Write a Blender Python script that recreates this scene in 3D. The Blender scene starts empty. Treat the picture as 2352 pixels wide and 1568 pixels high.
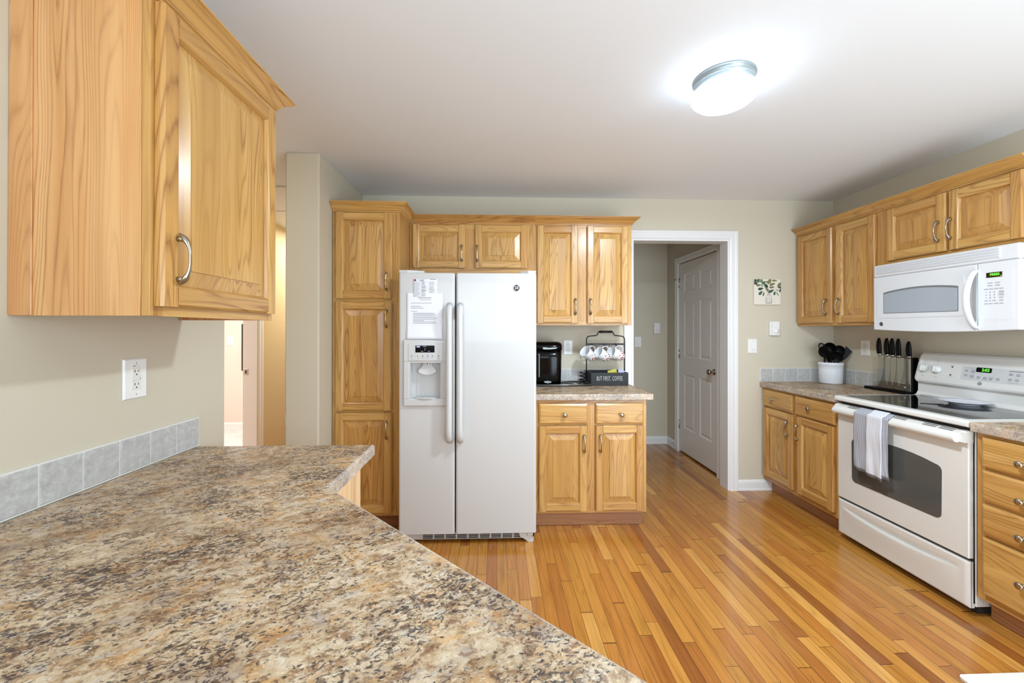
import bpy, bmesh, math, random
from mathutils import Vector, Matrix, Euler
random.seed(7)
R = math.radians
scene = bpy.context.scene
C = scene.collection

# ------------------------------------------------------------------ camera
cam_d = bpy.data.cameras.new('camera')
cam_d.sensor_fit = 'HORIZONTAL'
cam_d.sensor_width = 36.0
cam_d.lens = 36.0 * 946.4 / 2352.0
cam_d.shift_y = -30.76 / 2352.0
cam_d.clip_start = 0.02
cam = bpy.data.objects.new('camera', cam_d)
C.objects.link(cam)
rows = ((0.999354395, -0.0359147576, 0.000961142153),
        (0.0359116142, 0.999350133, 0.00310914035),
        (-0.00107218156, -0.0030726169, 0.999994705))   # right, forward, up
right, fwd, upv = (Vector(r) for r in rows)
mw = Matrix((right, upv, -fwd)).transposed().to_4x4()
mw.translation = (0, 0, 1.3508)
cam.matrix_world = mw
scene.camera = cam

# ------------------------------------------------------------------ look, world, large lights
scene.view_settings.view_transform = 'Standard'
scene.view_settings.look = 'None'
scene.view_settings.exposure = 0.02
scene.view_settings.gamma = 1.0
scene.view_settings.use_curve_mapping = False
world = bpy.data.worlds.new('world')
scene.world = world
world.use_nodes = True
world.node_tree.nodes['Background'].inputs[0].default_value = (0.86, 0.93, 1.0, 1)
world.node_tree.nodes['Background'].inputs[1].default_value = 1.0


def area_light(name, loc, rot, sx, sy, watts, color):
    d = bpy.data.lights.new(name, 'AREA')
    d.shape = 'RECTANGLE'; d.size = sx; d.size_y = sy; d.energy = watts; d.color = color
    o = bpy.data.objects.new(name, d); C.objects.link(o)
    o.location = loc; o.rotation_euler = rot
    return o


area_light('window_daylight', (-0.05, -0.66, 1.62), (R(124), 0, 0), 1.9, 1.05, 30, (0.72, 0.865, 1.0))  # daylight of the unseen rear window, tilted up to brighten the ceiling
area_light('patio_fill', (1.95, -0.66, 1.08), (R(124), 0, 0), 1.55, 2.0, 78, (0.72, 0.865, 1.0))  # added fill at an unseen patio door, tilted up to lift the ceiling
area_light('passage_far_fill', (-1.8, 4.7, 2.40), (0, 0, 0), 0.4, 0.4, 22, (1.0, 0.96, 0.90))  # added fill for the passage wall, hidden behind the pilaster, no fixture
area_light('passage_near_fill', (-1.75, 1.5, 2.40), (0, 0, 0), 0.3, 0.3, 7, (0.92, 0.96, 1.0))  # small added fill, out of view, to brighten the pilaster face
area_light('bathroom_lamp_light', (-3.3, 4.2, 2.38), (0, 0, 0), 0.9, 0.6, 62, (1.0, 0.95, 0.92))


# ------------------------------------------------------------------ materials
class NT:
    def __init__(self, name):
        self.m = bpy.data.materials.new(name)
        self.m.use_nodes = True
        self.t = self.m.node_tree
        self.b = self.t.nodes['Principled BSDF']

    def n(self, typ, ins=None, **kw):
        nd = self.t.nodes.new(typ)
        for k, v in kw.items():
            setattr(nd, k, v)
        for k, v in (ins or {}).items():
            self.put(nd.inputs[k], v)
        return nd

    def put(self, sock, v):
        if isinstance(v, bpy.types.NodeSocket):
            self.t.links.new(v, sock)
        else:
            sock.default_value = v

    def set(self, **kw):
        for k, v in kw.items():
            self.put(self.b.inputs[k.replace('_', ' ')], v)
        return self

    def math(self, op, a, b=0.0, c=0.0):
        nd = self.n('ShaderNodeMath', {0: a, 1: b, 2: c}, operation=op)
        return nd.outputs[0]

    def vmul(self, v, s):
        return self.n('ShaderNodeVectorMath', {0: v, 1: s}, operation='MULTIPLY').outputs[0]

    def vadd(self, v, s):
        return self.n('ShaderNodeVectorMath', {0: v, 1: s}, operation='ADD').outputs[0]

    def noise(self, v, scale=1.0, detail=2.0, rough=0.5, dist=0.0, out=0):
        nd = self.n('ShaderNodeTexNoise', {'Vector': v, 'Scale': scale, 'Detail': detail, 'Roughness': rough, 'Distortion': dist})
        return nd.outputs[out]

    def ramp(self, f, stops, interp='LINEAR'):
        nd = self.n('ShaderNodeValToRGB', {0: f})
        cr = nd.color_ramp; cr.interpolation = interp
        while len(cr.elements) < len(stops):
            cr.elements.new(0.5)
        for e, (p, c) in zip(cr.elements, stops):
            e.position = p
            e.color = (c, c, c, 1) if isinstance(c, (int, float)) else (*c, 1)
        return nd.outputs[0]

    def mix(self, f, a, b, blend='MIX'):
        nd = self.n('ShaderNodeMix', data_type='RGBA', blend_type=blend)
        self.put(nd.inputs[0], f)
        self.put(nd.inputs[6], a if not isinstance(a, tuple) else (*a, 1))
        self.put(nd.inputs[7], b if not isinstance(b, tuple) else (*b, 1))
        return nd.outputs[2]

    def bump(self, h, strength=0.1, dist=0.001):
        nd = self.n('ShaderNodeBump', {'Height': h, 'Strength': strength, 'Distance': dist})
        self.put(self.b.inputs['Normal'], nd.outputs[0])

    def attr(self, name):
        return self.n('ShaderNodeAttribute', attribute_name=name)

    def pos(self):
        return self.n('ShaderNodeNewGeometry').outputs['Position']


def lin(r, g, b):
    f = lambda c: c / 12.92 if c <= 0.04045 else ((c + 0.055) / 1.055) ** 2.4
    return (f(r / 255), f(g / 255), f(b / 255))


def plain(name, rgb, rough=0.5, metal=0.0, emit=None, es=1.0, coat=0.0, var=0.0, spec=0.5):
    t = NT(name)
    c = lin(*rgb)
    if var:
        nz = t.noise(t.pos(), 3.0, 4.0)
        col = t.mix(nz, tuple(x * (1 - var) for x in c), tuple(min(1, x * (1 + var)) for x in c))
        t.set(Base_Color=col)
    else:
        t.set(Base_Color=(*c, 1))
    t.set(Roughness=rough, Metallic=metal, Coat_Weight=coat, Specular_IOR_Level=spec)
    if emit:
        t.set(Emission_Color=(*lin(*emit), 1), Emission_Strength=es)
    return t.m


def oak(name, light, mid, dark, rough=0.30, ring=20.0):
    t = NT(name)
    gp = t.attr('gp').outputs['Vector']
    tone = t.attr('tone').outputs['Fac']
    warp = t.noise(t.vmul(gp, (2.6, 2.6, 1.1)), 1.0, 2.0, 0.5, 0, 1)
    v = t.vadd(t.vmul(gp, (9.5, 9.5, 0.60)), t.vmul(warp, (0.45, 0.45, 0.45)))
    fld = t.noise(v, 1.0, 1.0, 0.4, 0.15)
    jit = t.noise(t.vmul(gp, (120, 120, 7.0)), 1.0, 1.0, 0.5)
    fr = t.math('FRACT', t.math('ADD', t.math('MULTIPLY', fld, ring), t.math('MULTIPLY', jit, 0.30)))
    # growth lines: a soft darker late-wood line that fades towards the next ring
    line = t.ramp(fr, [(0.0, 0.50), (0.16, 0.12), (0.40, 0.0), (0.74, 0.06), (0.90, 0.52), (0.96, 0.70), (1.0, 0.50)])
    area = t.ramp(t.noise(t.vmul(gp, (9, 9, 0.9)), 1.0, 2.0, 0.5), [(0.34, 0.22), (0.62, 1.0)])
    fib = t.noise(t.vmul(gp, (480, 480, 7.0)), 1.0, 2.0, 0.6)
    fm = t.ramp(fib, [(0.30, 0.35), (0.66, 1.0)])
    col = t.mix(t.ramp(t.noise(t.vmul(gp, (26, 26, 1.2)), 1.0, 2.0, 0.5), [(0.34, 0.0), (0.66, 1.0)]), light, mid)
    k = t.math('MULTIPLY', t.math('MULTIPLY', line, area), fm)
    col = t.mix(t.math('MINIMUM', t.math('MULTIPLY', k, 1.6), 0.82), col, dark)
    col = t.mix(1.0, col, t.ramp(fib, [(0.28, 0.92), (0.50, 1.0), (0.75, 1.04)]), 'MULTIPLY')
    big = t.noise(t.vmul(gp, (12, 12, 0.35)), 1.0, 1.0, 0.5)
    col = t.mix(1.0, col, t.ramp(big, [(0.30, (0.90, 0.86, 0.82)), (0.48, (1, 1, 1)), (0.72, (1.05, 1.04, 1.0))]), 'MULTIPLY')
    col = t.mix(1.0, col, t.ramp(tone, [(0.0, (0.92, 0.83, 0.76)), (0.5, (1, 1, 1)), (1.0, (1.05, 1.05, 1.03))]), 'MULTIPLY')
    t.set(Base_Color=col, Roughness=rough, Coat_Weight=0.2, Coat_Roughness=0.2)
    t.bump(fib, 0.10, 0.0006)
    return t.m


def floor_material():
    t = NT('oak_strip_floor')
    sep = t.n('ShaderNodeSeparateXYZ', {0: t.pos()})
    x, y = sep.outputs[0], sep.outputs[1]
    W = 0.0572
    u = t.math('DIVIDE', x, W)
    idx = t.math('FLOOR', u)
    wn1 = t.n('ShaderNodeTexWhiteNoise', {'W': idx}, noise_dimensions='1D').outputs[0]
    yy = t.math('ADD', t.math('DIVIDE', y, 0.78), t.math('MULTIPLY', wn1, 17.0))
    wob = t.noise(t.n('ShaderNodeCombineXYZ', {0: idx, 1: t.math('MULTIPLY', yy, 0.33)}).outputs[0], 2.3, 0.0)
    yy = t.math('ADD', yy, t.math('MULTIPLY', wob, 1.2))
    seg = t.math('FLOOR', yy)
    cmb = t.n('ShaderNodeCombineXYZ', {0: idx, 1: seg, 2: 3.7}).outputs[0]
    wn = t.n('ShaderNodeTexWhiteNoise', {'Vector': cmb}, noise_dimensions='3D')
    rnd = wn.outputs[0]
    col = t.ramp(rnd, [(0.0, lin(144, 86, 38)), (0.16, lin(166, 102, 44)), (0.34, lin(182, 117, 50)), (0.52, lin(188, 125, 53)),
                       (0.70, lin(180, 123, 49)), (0.86, lin(200, 138, 62)), (1.0, lin(212, 156, 80))])
    g = t.n('ShaderNodeCombineXYZ', {0: t.math('MULTIPLY', x, 1.0), 1: t.math('MULTIPLY', y, 0.055), 2: t.math('MULTIPLY', rnd, 37.0)}).outputs[0]
    fld = t.noise(t.vmul(g, (16, 16, 1)), 1.0, 2.0, 0.45, 0.3)
    fr = t.math('FRACT', t.math('MULTIPLY', fld, 9.0))
    col = t.mix(1.0, col, t.ramp(fr, [(0.0, 0.93), (0.3, 1.03), (0.7, 1.0), (0.95, 0.80), (1.0, 0.93)]), 'MULTIPLY')
    fib = t.noise(t.vmul(g, (300, 160, 1)), 1.0, 2.0, 0.6)
    col = t.mix(1.0, col, t.ramp(fib, [(0.3, 0.86), (0.5, 1.0), (0.8, 1.05)]), 'MULTIPLY')
    mottle = t.noise(t.vmul(g, (20, 22, 1)), 1.0, 3.0, 0.6)
    col = t.mix(1.0, col, t.ramp(mottle, [(0.28, (0.80, 0.72, 0.62)), (0.48, (1, 1, 1))]), 'MULTIPLY')
    fx = t.math('FRACT', u)
    e1 = t.math('LESS_THAN', t.math('MINIMUM', fx, t.math('SUBTRACT', 1.0, fx)), 0.018)
    fy = t.math('FRACT', yy)
    e2 = t.math('LESS_THAN', t.math('MINIMUM', fy, t.math('SUBTRACT', 1.0, fy)), 0.0022)
    edge = t.math('MAXIMUM', e1, e2)
    col = t.mix(t.math('MULTIPLY', edge, 0.85), col, lin(62, 34, 14))
    t.set(Base_Color=col, Roughness=0.22, Coat_Weight=0.35, Coat_Roughness=0.10)
    t.bump(t.math('SUBTRACT', t.math('MULTIPLY', fib, 0.15), edge), 0.15, 0.0006)
    return t.m


def granite_material(name='granite_look_laminate', edge=False):
    t = NT(name)
    p = t.pos()
    mp = t.n('ShaderNodeMapping', {'Vector': p, 'Rotation': (0, 0, R(-24))}).outputs[0]
    s = t.vmul(mp, (1.1, 1.5, 1.5))
    warp = t.noise(t.vmul(s, (9, 9, 9)), 1.0, 4.0, 0.65, 0, 1)
    sw = t.vadd(s, t.vmul(warp, (0.045, 0.045, 0.045)))
    def nz(sc, off, det=6.0, rough=0.68, dist=0.3):
        return t.noise(t.vadd(t.vmul(sw, (sc, sc, sc)), off), 1.0, det, rough, dist)
    col = t.ramp(nz(30, (0, 0, 0), 8.0, 0.72), [(0.30, lin(112, 86, 64)), (0.40, lin(162, 134, 102)), (0.47, lin(190, 166, 134)), (0.55, lin(206, 187, 160)),
                      (0.66, lin(220, 207, 187)), (0.76, lin(196, 190, 182))])
    col = t.mix(t.ramp(nz(13, (3, 1, 7)), [(0.52, 0.0), (0.62, 0.60)]), col, lin(206, 158, 98))
    col = t.mix(t.ramp(nz(18, (31, 7, 3)), [(0.54, 0.0), (0.62, 0.62)]), col, lin(176, 169, 162))
    col = t.mix(t.ramp(nz(26, (3, 17, 9)), [(0.55, 0.0), (0.62, 0.70)]), col, lin(124, 84, 54))
    clus = t.noise(t.vadd(t.vmul(s, (7, 7, 7)), (11, 3, 1)), 1.0, 3.0, 0.55)
    cl = t.math('SUBTRACT', clus, 0.5)
    fl2 = t.math('ADD', nz(58, (7, 2, 9), 5.0, 0.62, 0.6), t.math('MULTIPLY', cl, 0.38))
    col = t.mix(t.ramp(fl2, [(0.55, 0.0), (0.615, 0.80)]), col, lin(92, 72, 60))
    fl = t.math('ADD', nz(105, (1, 2, 3), 4.0, 0.6, 0.6), t.math('MULTIPLY', cl, 0.36))
    col = t.mix(t.ramp(fl, [(0.555, 0.0), (0.61, 0.90)]), col, lin(62, 56, 60))
    col = t.mix(t.ramp(nz(120, (5, 5, 5), 3.0, 0.6), [(0.58, 0.0), (0.66, 0.65)]), col, lin(230, 218, 198))
    patch = t.noise(t.vadd(t.vmul(s, (3.2, 3.2, 3.2)), (2, 9, 4)), 1.0, 4.0, 0.6, 0.5)
    col = t.mix(1.0, col, t.ramp(patch, [(0.36, (0.62, 0.54, 0.48)), (0.48, (0.86, 0.82, 0.78)), (0.60, (0.97, 0.95, 0.92))]), 'MULTIPLY')
    if edge:      # the banded front edges are printed paler and greyer
        col = t.mix(0.30, col, lin(208, 205, 202))
    t.set(Base_Color=col, Roughness=0.42, Specular_IOR_Level=0.3)
    return t.m


def tile_material():
    t = NT('grey_stone_tile')
    p = t.pos()
    n = t.noise(p, 44.0, 7.0, 0.7, 0.5)
    col = t.ramp(n, [(0.28, lin(170, 168, 165)), (0.5, lin(188, 187, 184)), (0.72, lin(208, 208, 207))])
    t.set(Base_Color=col, Roughness=0.35)
    t.bump(n, 0.25, 0.002)
    return t.m


def paint(name, rgb, rough=0.6, tex=0.05):
    t = NT(name)
    n = t.noise(t.pos(), 180.0, 2.0)
    t.set(Base_Color=(*lin(*rgb), 1), Roughness=rough, Specular_IOR_Level=0.3)
    t.bump(n, tex, 0.001)
    return t.m


def marble_floor():
    t = NT('white_marble_tile')
    n = t.noise(t.pos(), 3.0, 6.0, 0.6, 1.2)
    t.set(Base_Color=t.ramp(n, [(0.42, lin(228, 228, 226)), (0.5, lin(205, 206, 206)), (0.56, lin(232, 232, 230))]), Roughness=0.2)
    return t.m


def towel_material():
    t = NT('striped_cotton')
    gp = t.attr('gp').outputs['Vector']
    sep = t.n('ShaderNodeSeparateXYZ', {0: gp})
    x, half, z = sep.outputs[0], sep.outputs[1], sep.outputs[2]
    f = t.math('FRACT', t.math('MULTIPLY', x, 170.0))
    stripe = t.ramp(f, [(0.0, 1.0), (0.26, 1.0), (0.34, 0.0), (0.92, 0.0), (1.0, 1.0)])
    g = t.mix(stripe, lin(140, 140, 148), lin(214, 216, 224))
    w = t.mix(stripe, lin(232, 234, 240), lin(178, 180, 190))
    col = t.mix(half, g, w)
    hem = t.math('LESS_THAN', z, 0.022)
    col = t.mix(hem, col, lin(112, 112, 118))
    wv = t.noise(t.vmul(gp, (900, 1, 900)), 1.0, 1.0)
    t.set(Base_Color=col, Roughness=0.9, Specular_IOR_Level=0.1)
    t.bump(wv, 0.4, 0.001)
    return t.m


def mug_material():
    t = NT('white_porcelain_with_red_leaves')
    gp = t.attr('gp').outputs['Vector']          # (angle*r, 0, height)
    sep = t.n('ShaderNodeSeparateXYZ', {0: gp})
    z = sep.outputs[1]
    vo = t.n('ShaderNodeTexVoronoi', {'Vector': t.vmul(gp, (1.35, 0.62, 1.0)), 'Scale': 85.0}, voronoi_dimensions='2D')
    d = vo.outputs['Distance']
    pick = t.n('ShaderNodeSeparateColor', {0: vo.outputs['Color']}).outputs[0]
    low = t.ramp(t.math('ADD', z, t.math('MULTIPLY', t.noise(gp, 30.0, 0.0), 0.03)), [(0.060, 1.0), (0.092, 0.0)])
    red = t.math('MULTIPLY', t.math('MULTIPLY', t.math('LESS_THAN', d, 0.42), t.math('GREATER_THAN', pick, 0.48)), low)
    blk = t.math('MULTIPLY', t.math('MULTIPLY', t.math('LESS_THAN', d, 0.40), t.math('LESS_THAN', pick, 0.34)), t.ramp(z, [(0.026, 1.0), (0.042, 0.0)]))
    col = t.mix(red, lin(236, 238, 240), lin(176, 30, 34))
    col = t.mix(blk, col, lin(40, 38, 42))
    t.set(Base_Color=col, Roughness=0.12)
    return t.m


def acrylic_material():
    t = NT('smoke_acrylic')
    tr = t.n('ShaderNodeBsdfTransparent', {'Color': (0.80, 0.80, 0.76, 1)})
    gl = t.n('ShaderNodeBsdfGlossy', {'Color': (1, 1, 1, 1), 'Roughness': 0.03})
    mx = t.n('ShaderNodeMixShader', {0: 0.14, 1: tr.outputs[0], 2: gl.outputs[0]})
    t.t.links.new(mx.outputs[0], t.t.nodes['Material Output'].inputs[0])
    return t.m


M = {}
M['oak'] = oak('honey_oak', lin(206, 162, 95), lin(191, 143, 76), lin(140, 90, 42), 0.30, 20.0)
M['oak_door'] = oak('honey_oak_door', lin(209, 166, 99), lin(194, 147, 80), lin(142, 92, 44), 0.30, 22.0)
M['oak_side'] = oak('honey_oak_side_panel', lin(220, 170, 116), lin(206, 150, 94), lin(156, 98, 52), 0.28, 30.0)
M['oak_pale'] = oak('pale_oak', lin(236, 200, 150), lin(226, 186, 132), lin(190, 140, 88), 0.35, 9.0)
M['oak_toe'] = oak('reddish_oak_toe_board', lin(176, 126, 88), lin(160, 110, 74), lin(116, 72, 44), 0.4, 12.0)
M['floor'] = floor_material()
M['granite'] = granite_material()
M['granite_edge'] = granite_material('granite_look_edge_band', True)
M['tile'] = tile_material()
M['grout'] = paint('white_grout', (226, 224, 218), 0.8)
M['wall'] = paint('greige_wall_paint', (208, 199, 179))
M['wall_tan'] = paint('tan_wall_paint', (212, 192, 150))
M['wall_bath'] = paint('blush_wall_paint', (226, 212, 202))
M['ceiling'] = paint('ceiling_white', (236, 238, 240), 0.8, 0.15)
M['trim'] = plain('white_trim_paint', (234, 233, 232), 0.32)
M['door_paint'] = plain('white_door_paint', (234, 230, 226), 0.38)
M['marble'] = marble_floor()
M['appl'] = plain('white_appliance_enamel', (206, 206, 205), 0.26, coat=0.3)
M['appl2'] = plain('bright_white_enamel', (226, 228, 231), 0.24, coat=0.3)
M['bisque'] = plain('off_white_enamel', (224, 222, 217), 0.25, coat=0.4)
M['grey_pl'] = plain('light_grey_plastic', (196, 198, 200), 0.4)
M['dark_gap'] = plain('dark_gasket_and_gap', (38, 36, 34), 0.7)
M['black'] = plain('black_plastic', (6, 6, 7), 0.40, spec=0.16)
M['black_gloss'] = plain('black_gloss_plastic', (4, 4, 5), 0.12, spec=0.22)
M['black_matte'] = plain('black_powder_coat', (26, 26, 28), 0.5)
M['black_wood'] = plain('charcoal_stained_wood', (36, 39, 39), 0.6, var=0.25)
M['glass_blk'] = plain('black_ceramic_glass', (14, 15, 13), 0.045, spec=0.8)
M['oven_glass'] = plain('smoked_oven_glass', (84, 84, 81), 0.10, spec=0.7)
M['mw_rim_shade'] = plain('dark_rim_and_shade', (120, 122, 126), 0.4)
M['mw_glass'] = plain('grey_microwave_screen', (168, 176, 184), 0.22)
M['nickel'] = plain('antique_nickel', (176, 166, 152), 0.24, 1.0, var=0.35)
M['steel'] = plain('brushed_steel', (198, 196, 192), 0.28, 1.0)
M['lamp_metal'] = plain('satin_silver_rim', (150, 156, 156), 0.35, 0.5)
M['plate'] = plain('white_plastic_plate', (240, 239, 236), 0.3)
M['plate_in'] = plain('off_white_plastic', (232, 229, 222), 0.35)
M['slot'] = plain('outlet_slot', (34, 32, 30), 0.6)
M['crock'] = plain('white_glazed_ceramic', (232, 234, 240), 0.18, coat=0.4)
M['dish'] = plain('white_china', (224, 226, 236), 0.15, coat=0.4)
M['paper'] = plain('white_paper', (238, 240, 246), 0.8)
M['ink'] = plain('grey_print', (166, 168, 176), 0.8)
M['ink_dk'] = plain('dark_print', (76, 78, 84), 0.8)
M['ink_red'] = plain('red_print', (170, 40, 50), 0.8)
M['white_ink'] = plain('white_lettering', (236, 238, 238), 0.7)
M['led_green'] = plain('green_led', (90, 255, 60), 0.5, emit=(110, 255, 70), es=1.6)
M['display'] = plain('display_window', (14, 18, 12), 0.1)
M['display_brown'] = plain('display_window_brown', (44, 34, 12), 0.1)
M['led_red'] = plain('indicator_red', (92, 22, 22), 0.3)
M['badge_dk'] = plain('badge_dark', (44, 44, 46), 0.3)
M['badge_lt'] = plain('badge_silver', (206, 206, 206), 0.25, 0.8)
M['canvas'] = plain('cream_canvas', (230, 222, 208), 0.85, var=0.05)
M['leaf1'] = plain('leaf_paint_deep', (52, 72, 58), 0.8)
M['leaf2'] = plain('leaf_paint_olive', (122, 118, 78), 0.8)
M['leaf3'] = plain('leaf_paint_green', (62, 110, 80), 0.8)
M['leaf4'] = plain('leaf_paint_pale', (152, 168, 142), 0.8)
M['vase'] = plain('vase_paint', (158, 166, 166), 0.8)
M['yellow'] = plain('yellow_sachet', (206, 194, 60), 0.6)
M['lilac'] = plain('lilac_sachet', (188, 188, 232), 0.6)
M['towel'] = towel_material()
M['mug'] = mug_material()
M['acrylic'] = acrylic_material()
M['mat'] = plain('cream_floor_mat', (226, 222, 214), 0.9, var=0.06)
M['bulb'] = plain('lit_glass_dome', (250, 252, 255), 0.3, emit=(205, 232, 255), es=12.0)
M['mirror'] = plain('dark_mirror_frame', (58, 50, 42), 0.4)


# ------------------------------------------------------------------ mesh builder
class MB:
    """collects pieces; build() links them as one mesh object"""
    def __init__(self, M4=None):
        self.v = []; self.f = []; self.mi = []; self.sm = []; self.gp = []; self.tone = []
        self.M = M4 or Matrix.Identity(4)

    def add(self, vs, fs, g=2, mat=0, smooth=False, tone=None, gp=None):
        b = len(self.v)
        off = (random.uniform(0, 40), random.uniform(0, 40), random.uniform(0, 40))
        tn = random.random() if tone is None else tone
        for i, p in enumerate(vs):
            p = Vector(p)
            if gp is not None:
                q = gp[i]
            elif g == 2:
                q = (p.x + off[0], p.y + off[1], p.z + off[2])
            elif g == 0:
                q = (p.z + off[0], p.y + off[1], p.x + off[2])
            else:
                q = (p.x + off[0], p.z + off[1], p.y + off[2])
            self.gp.append(q); self.tone.append(tn)
            self.v.append(self.M @ p)
        for f in fs:
            self.f.append([b + i for i in f]); self.mi.append(mat); self.sm.append(smooth)
        return self

    def box(self, x0, x1, y0, y1, z0, z1, c=0.0, g=2, mat=0, tone=None):
        x0, x1 = sorted((x0, x1)); y0, y1 = sorted((y0, y1)); z0, z1 = sorted((z0, z1))
        c = min(c, (x1 - x0) * .45, (y1 - y0) * .45, (z1 - z0) * .45)
        X, Y, Z = (x0, x1), (y0, y1), (z0, z1)
        if c <= 0:
            vs = [(X[i], Y[j], Z[k]) for i in (0, 1) for j in (0, 1) for k in (0, 1)]
            fs = [(0, 1, 3, 2), (4, 6, 7, 5), (0, 4, 5, 1), (2, 3, 7, 6), (0, 2, 6, 4), (1, 5, 7, 3)]
            return self.add(vs, fs, g, mat, False, tone)
        vs = []; idx = {}
        for i in (0, 1):
            for j in (0, 1):
                for k in (0, 1):
                    sx, sy, sz = (1, -1)[i], (1, -1)[j], (1, -1)[k]
                    for a in range(3):
                        p = [X[i] + sx * c, Y[j] + sy * c, Z[k] + sz * c]
                        p[a] = (X[i], Y[j], Z[k])[a]
                        idx[(i, j, k, a)] = len(vs); vs.append(tuple(p))
        fs = []
        for a, (b1, b2) in ((0, (1, 2)), (1, (2, 0)), (2, (0, 1))):
            for s in (0, 1):
                q = []
                for u, w in ((0, 0), (1, 0), (1, 1), (0, 1)):
                    key = [0, 0, 0]; key[a] = s; key[b1] = u; key[b2] = w
                    q.append(idx[(*key, a)])
                fs.append(q if s else q[::-1])
        for a, (b1, b2) in ((0, (1, 2)), (1, (2, 0)), (2, (0, 1))):   # edges along axis a
            for u in (0, 1):
                for w in (0, 1):
                    k0 = [0, 0, 0]; k0[b1] = u; k0[b2] = w; k0[a] = 0
                    k1 = list(k0); k1[a] = 1
                    q = [idx[(*k0, b1)], idx[(*k1, b1)], idx[(*k1, b2)], idx[(*k0, b2)]]
                    fs.append(q if (u == w) == (True) else q[::-1])
        for i in (0, 1):
            for j in (0, 1):
                for k in (0, 1):
                    q = [idx[(i, j, k, a)] for a in range(3)]
                    fs.append(q if (i + j + k) % 2 else q[::-1])
        return self.add(vs, fs, g, mat, False, tone)

    def prism(self, pts, fn, a, b, g=2, mat=0, smooth=False, tone=None, cap=True):
        """polygon pts (u,v) extruded from a to b; fn(u,v,t) gives a point"""
        n = len(pts)
        vs = [fn(u, v, a) for u, v in pts] + [fn(u, v, b) for u, v in pts]
        fs = [(i, (i + 1) % n, n + (i + 1) % n, n + i) for i in range(n)]
        self.add(vs, fs, g, mat, smooth, tone)
        if cap:
            self.add(vs[:n], [tuple(range(n))[::-1]], g, mat, False, tone)
            self.add(vs[n:], [tuple(range(n))], g, mat, False, tone)
        return self

    def lathe(self, prof, T=None, n=32, mat=0, g=2, smooth=True, tone=None, gpf=None):
        T = T or Matrix.Identity(4)
        vs = []; fs = []; gp = [] if gpf else None
        for r, z in prof:
            for k in range(n):
                a = 2 * math.pi * k / n
                vs.append(T @ Vector((r * math.cos(a), r * math.sin(a), z)))
                if gpf: gp.append(gpf(a, r, z))
        for i in range(len(prof) - 1):
            for k in range(n):
                k2 = (k + 1) % n
                fs.append((i * n + k, i * n + k2, (i + 1) * n + k2, (i + 1) * n + k))
        self.add(vs, fs, g, mat, smooth, tone, gp)
        return self

    def tube(self, path, rad, n=10, mat=0, smooth=True, closed=False, flat=(1, 1), up=None, g=2):
        P = [Vector(p) for p in path]
        m = len(P)
        rad = [rad] * m if isinstance(rad, (int, float)) else rad
        vs = []; fs = []
        ref = Vector(up) if up else None
        for i, p in enumerate(P):
            if closed:
                d = (P[(i + 1) % m] - P[i - 1])
            else:
                d = P[min(i + 1, m - 1)] - P[max(i - 1, 0)]
            d.normalize()
            if ref is None:
                ref = Vector((0, 0, 1)) if abs(d.z) < .9 else Vector((1, 0, 0))
            s = d.cross(ref)
            if s.length < 1e-6: s = d.orthogonal()
            s.normalize()
            u = s.cross(d).normalized()
            if up is None: ref = u
            for k in range(n):
                a = 2 * math.pi * k / n
                vs.append(p + (s * math.cos(a) * flat[0] + u * math.sin(a) * flat[1]) * rad[i])
        rng = m if closed else m - 1
        for i in range(rng):
            for k in range(n):
                k2 = (k + 1) % n; j = (i + 1) % m
                fs.append((i * n + k, i * n + k2, j * n + k2, j * n + k))
        if not closed:
            fs.append(tuple(range(n))[::-1]); fs.append(tuple((m - 1) * n + k for k in range(n)))
        return self.add(vs, fs, g, mat, smooth)

    def sweep(self, path, prof, z0, g=1, mat=0, tone=None):
        """moulding profile (out, up) swept along a plan path with mitred corners; out is to the right of travel"""
        P = [Vector((x, y)) for x, y in path]
        nrm = []
        for i in range(len(P) - 1):
            d = (P[i + 1] - P[i]).normalized(); nrm.append(Vector((d.y, -d.x)))
        offs = []
        for i in range(len(P)):
            if i == 0: o = nrm[0]
            elif i == len(P) - 1: o = nrm[-1]
            else:
                o = nrm[i - 1] + nrm[i]; o = o / (o.dot(nrm[i]))
            offs.append(o)
        k = len(prof)
        for i in range(len(P) - 1):
            vs = []
            for j in (i, i + 1):
                for (o, u) in prof:
                    q = P[j] + offs[j] * o; vs.append((q.x, q.y, z0 + u))
            fs = [(a, (a + 1) % k, k + (a + 1) % k, k + a) for a in range(k)]
            fs += [tuple(range(k))[::-1], tuple(range(k, 2 * k))]
            d = P[i + 1] - P[i]
            self.add(vs, fs, 0 if abs(d.x) > abs(d.y) else 1, mat, False, tone)
        return self

    def build(self, name, mats, parent=None, origin=None, auto=True):
        me = bpy.data.meshes.new(name)
        o0 = Vector(origin) if origin is not None else Vector((0, 0, 0))
        me.from_pydata([tuple(v - o0) for v in self.v], [], self.f)
        if not isinstance(mats, (list, tuple)): mats = [mats]
        for m in mats: me.materials.append(M[m] if isinstance(m, str) else m)
        me.polygons.foreach_set('material_index', self.mi)
        me.polygons.foreach_set('use_smooth', self.sm)
        at = me.attributes.new('gp', 'FLOAT_VECTOR', 'POINT')
        at.data.foreach_set('vector', [c for q in self.gp for c in q])
        at = me.attributes.new('tone', 'FLOAT', 'POINT')
        at.data.foreach_set('value', self.tone)
        bm = bmesh.new(); bm.from_mesh(me)
        bmesh.ops.recalc_face_normals(bm, faces=bm.faces)
        bm.to_mesh(me); bm.free()
        me.update()
        o = bpy.data.objects.new(name, me)
        C.objects.link(o)
        if parent is not None:
            o.parent = parent
        else:
            o.location = o0
        return o


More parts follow.
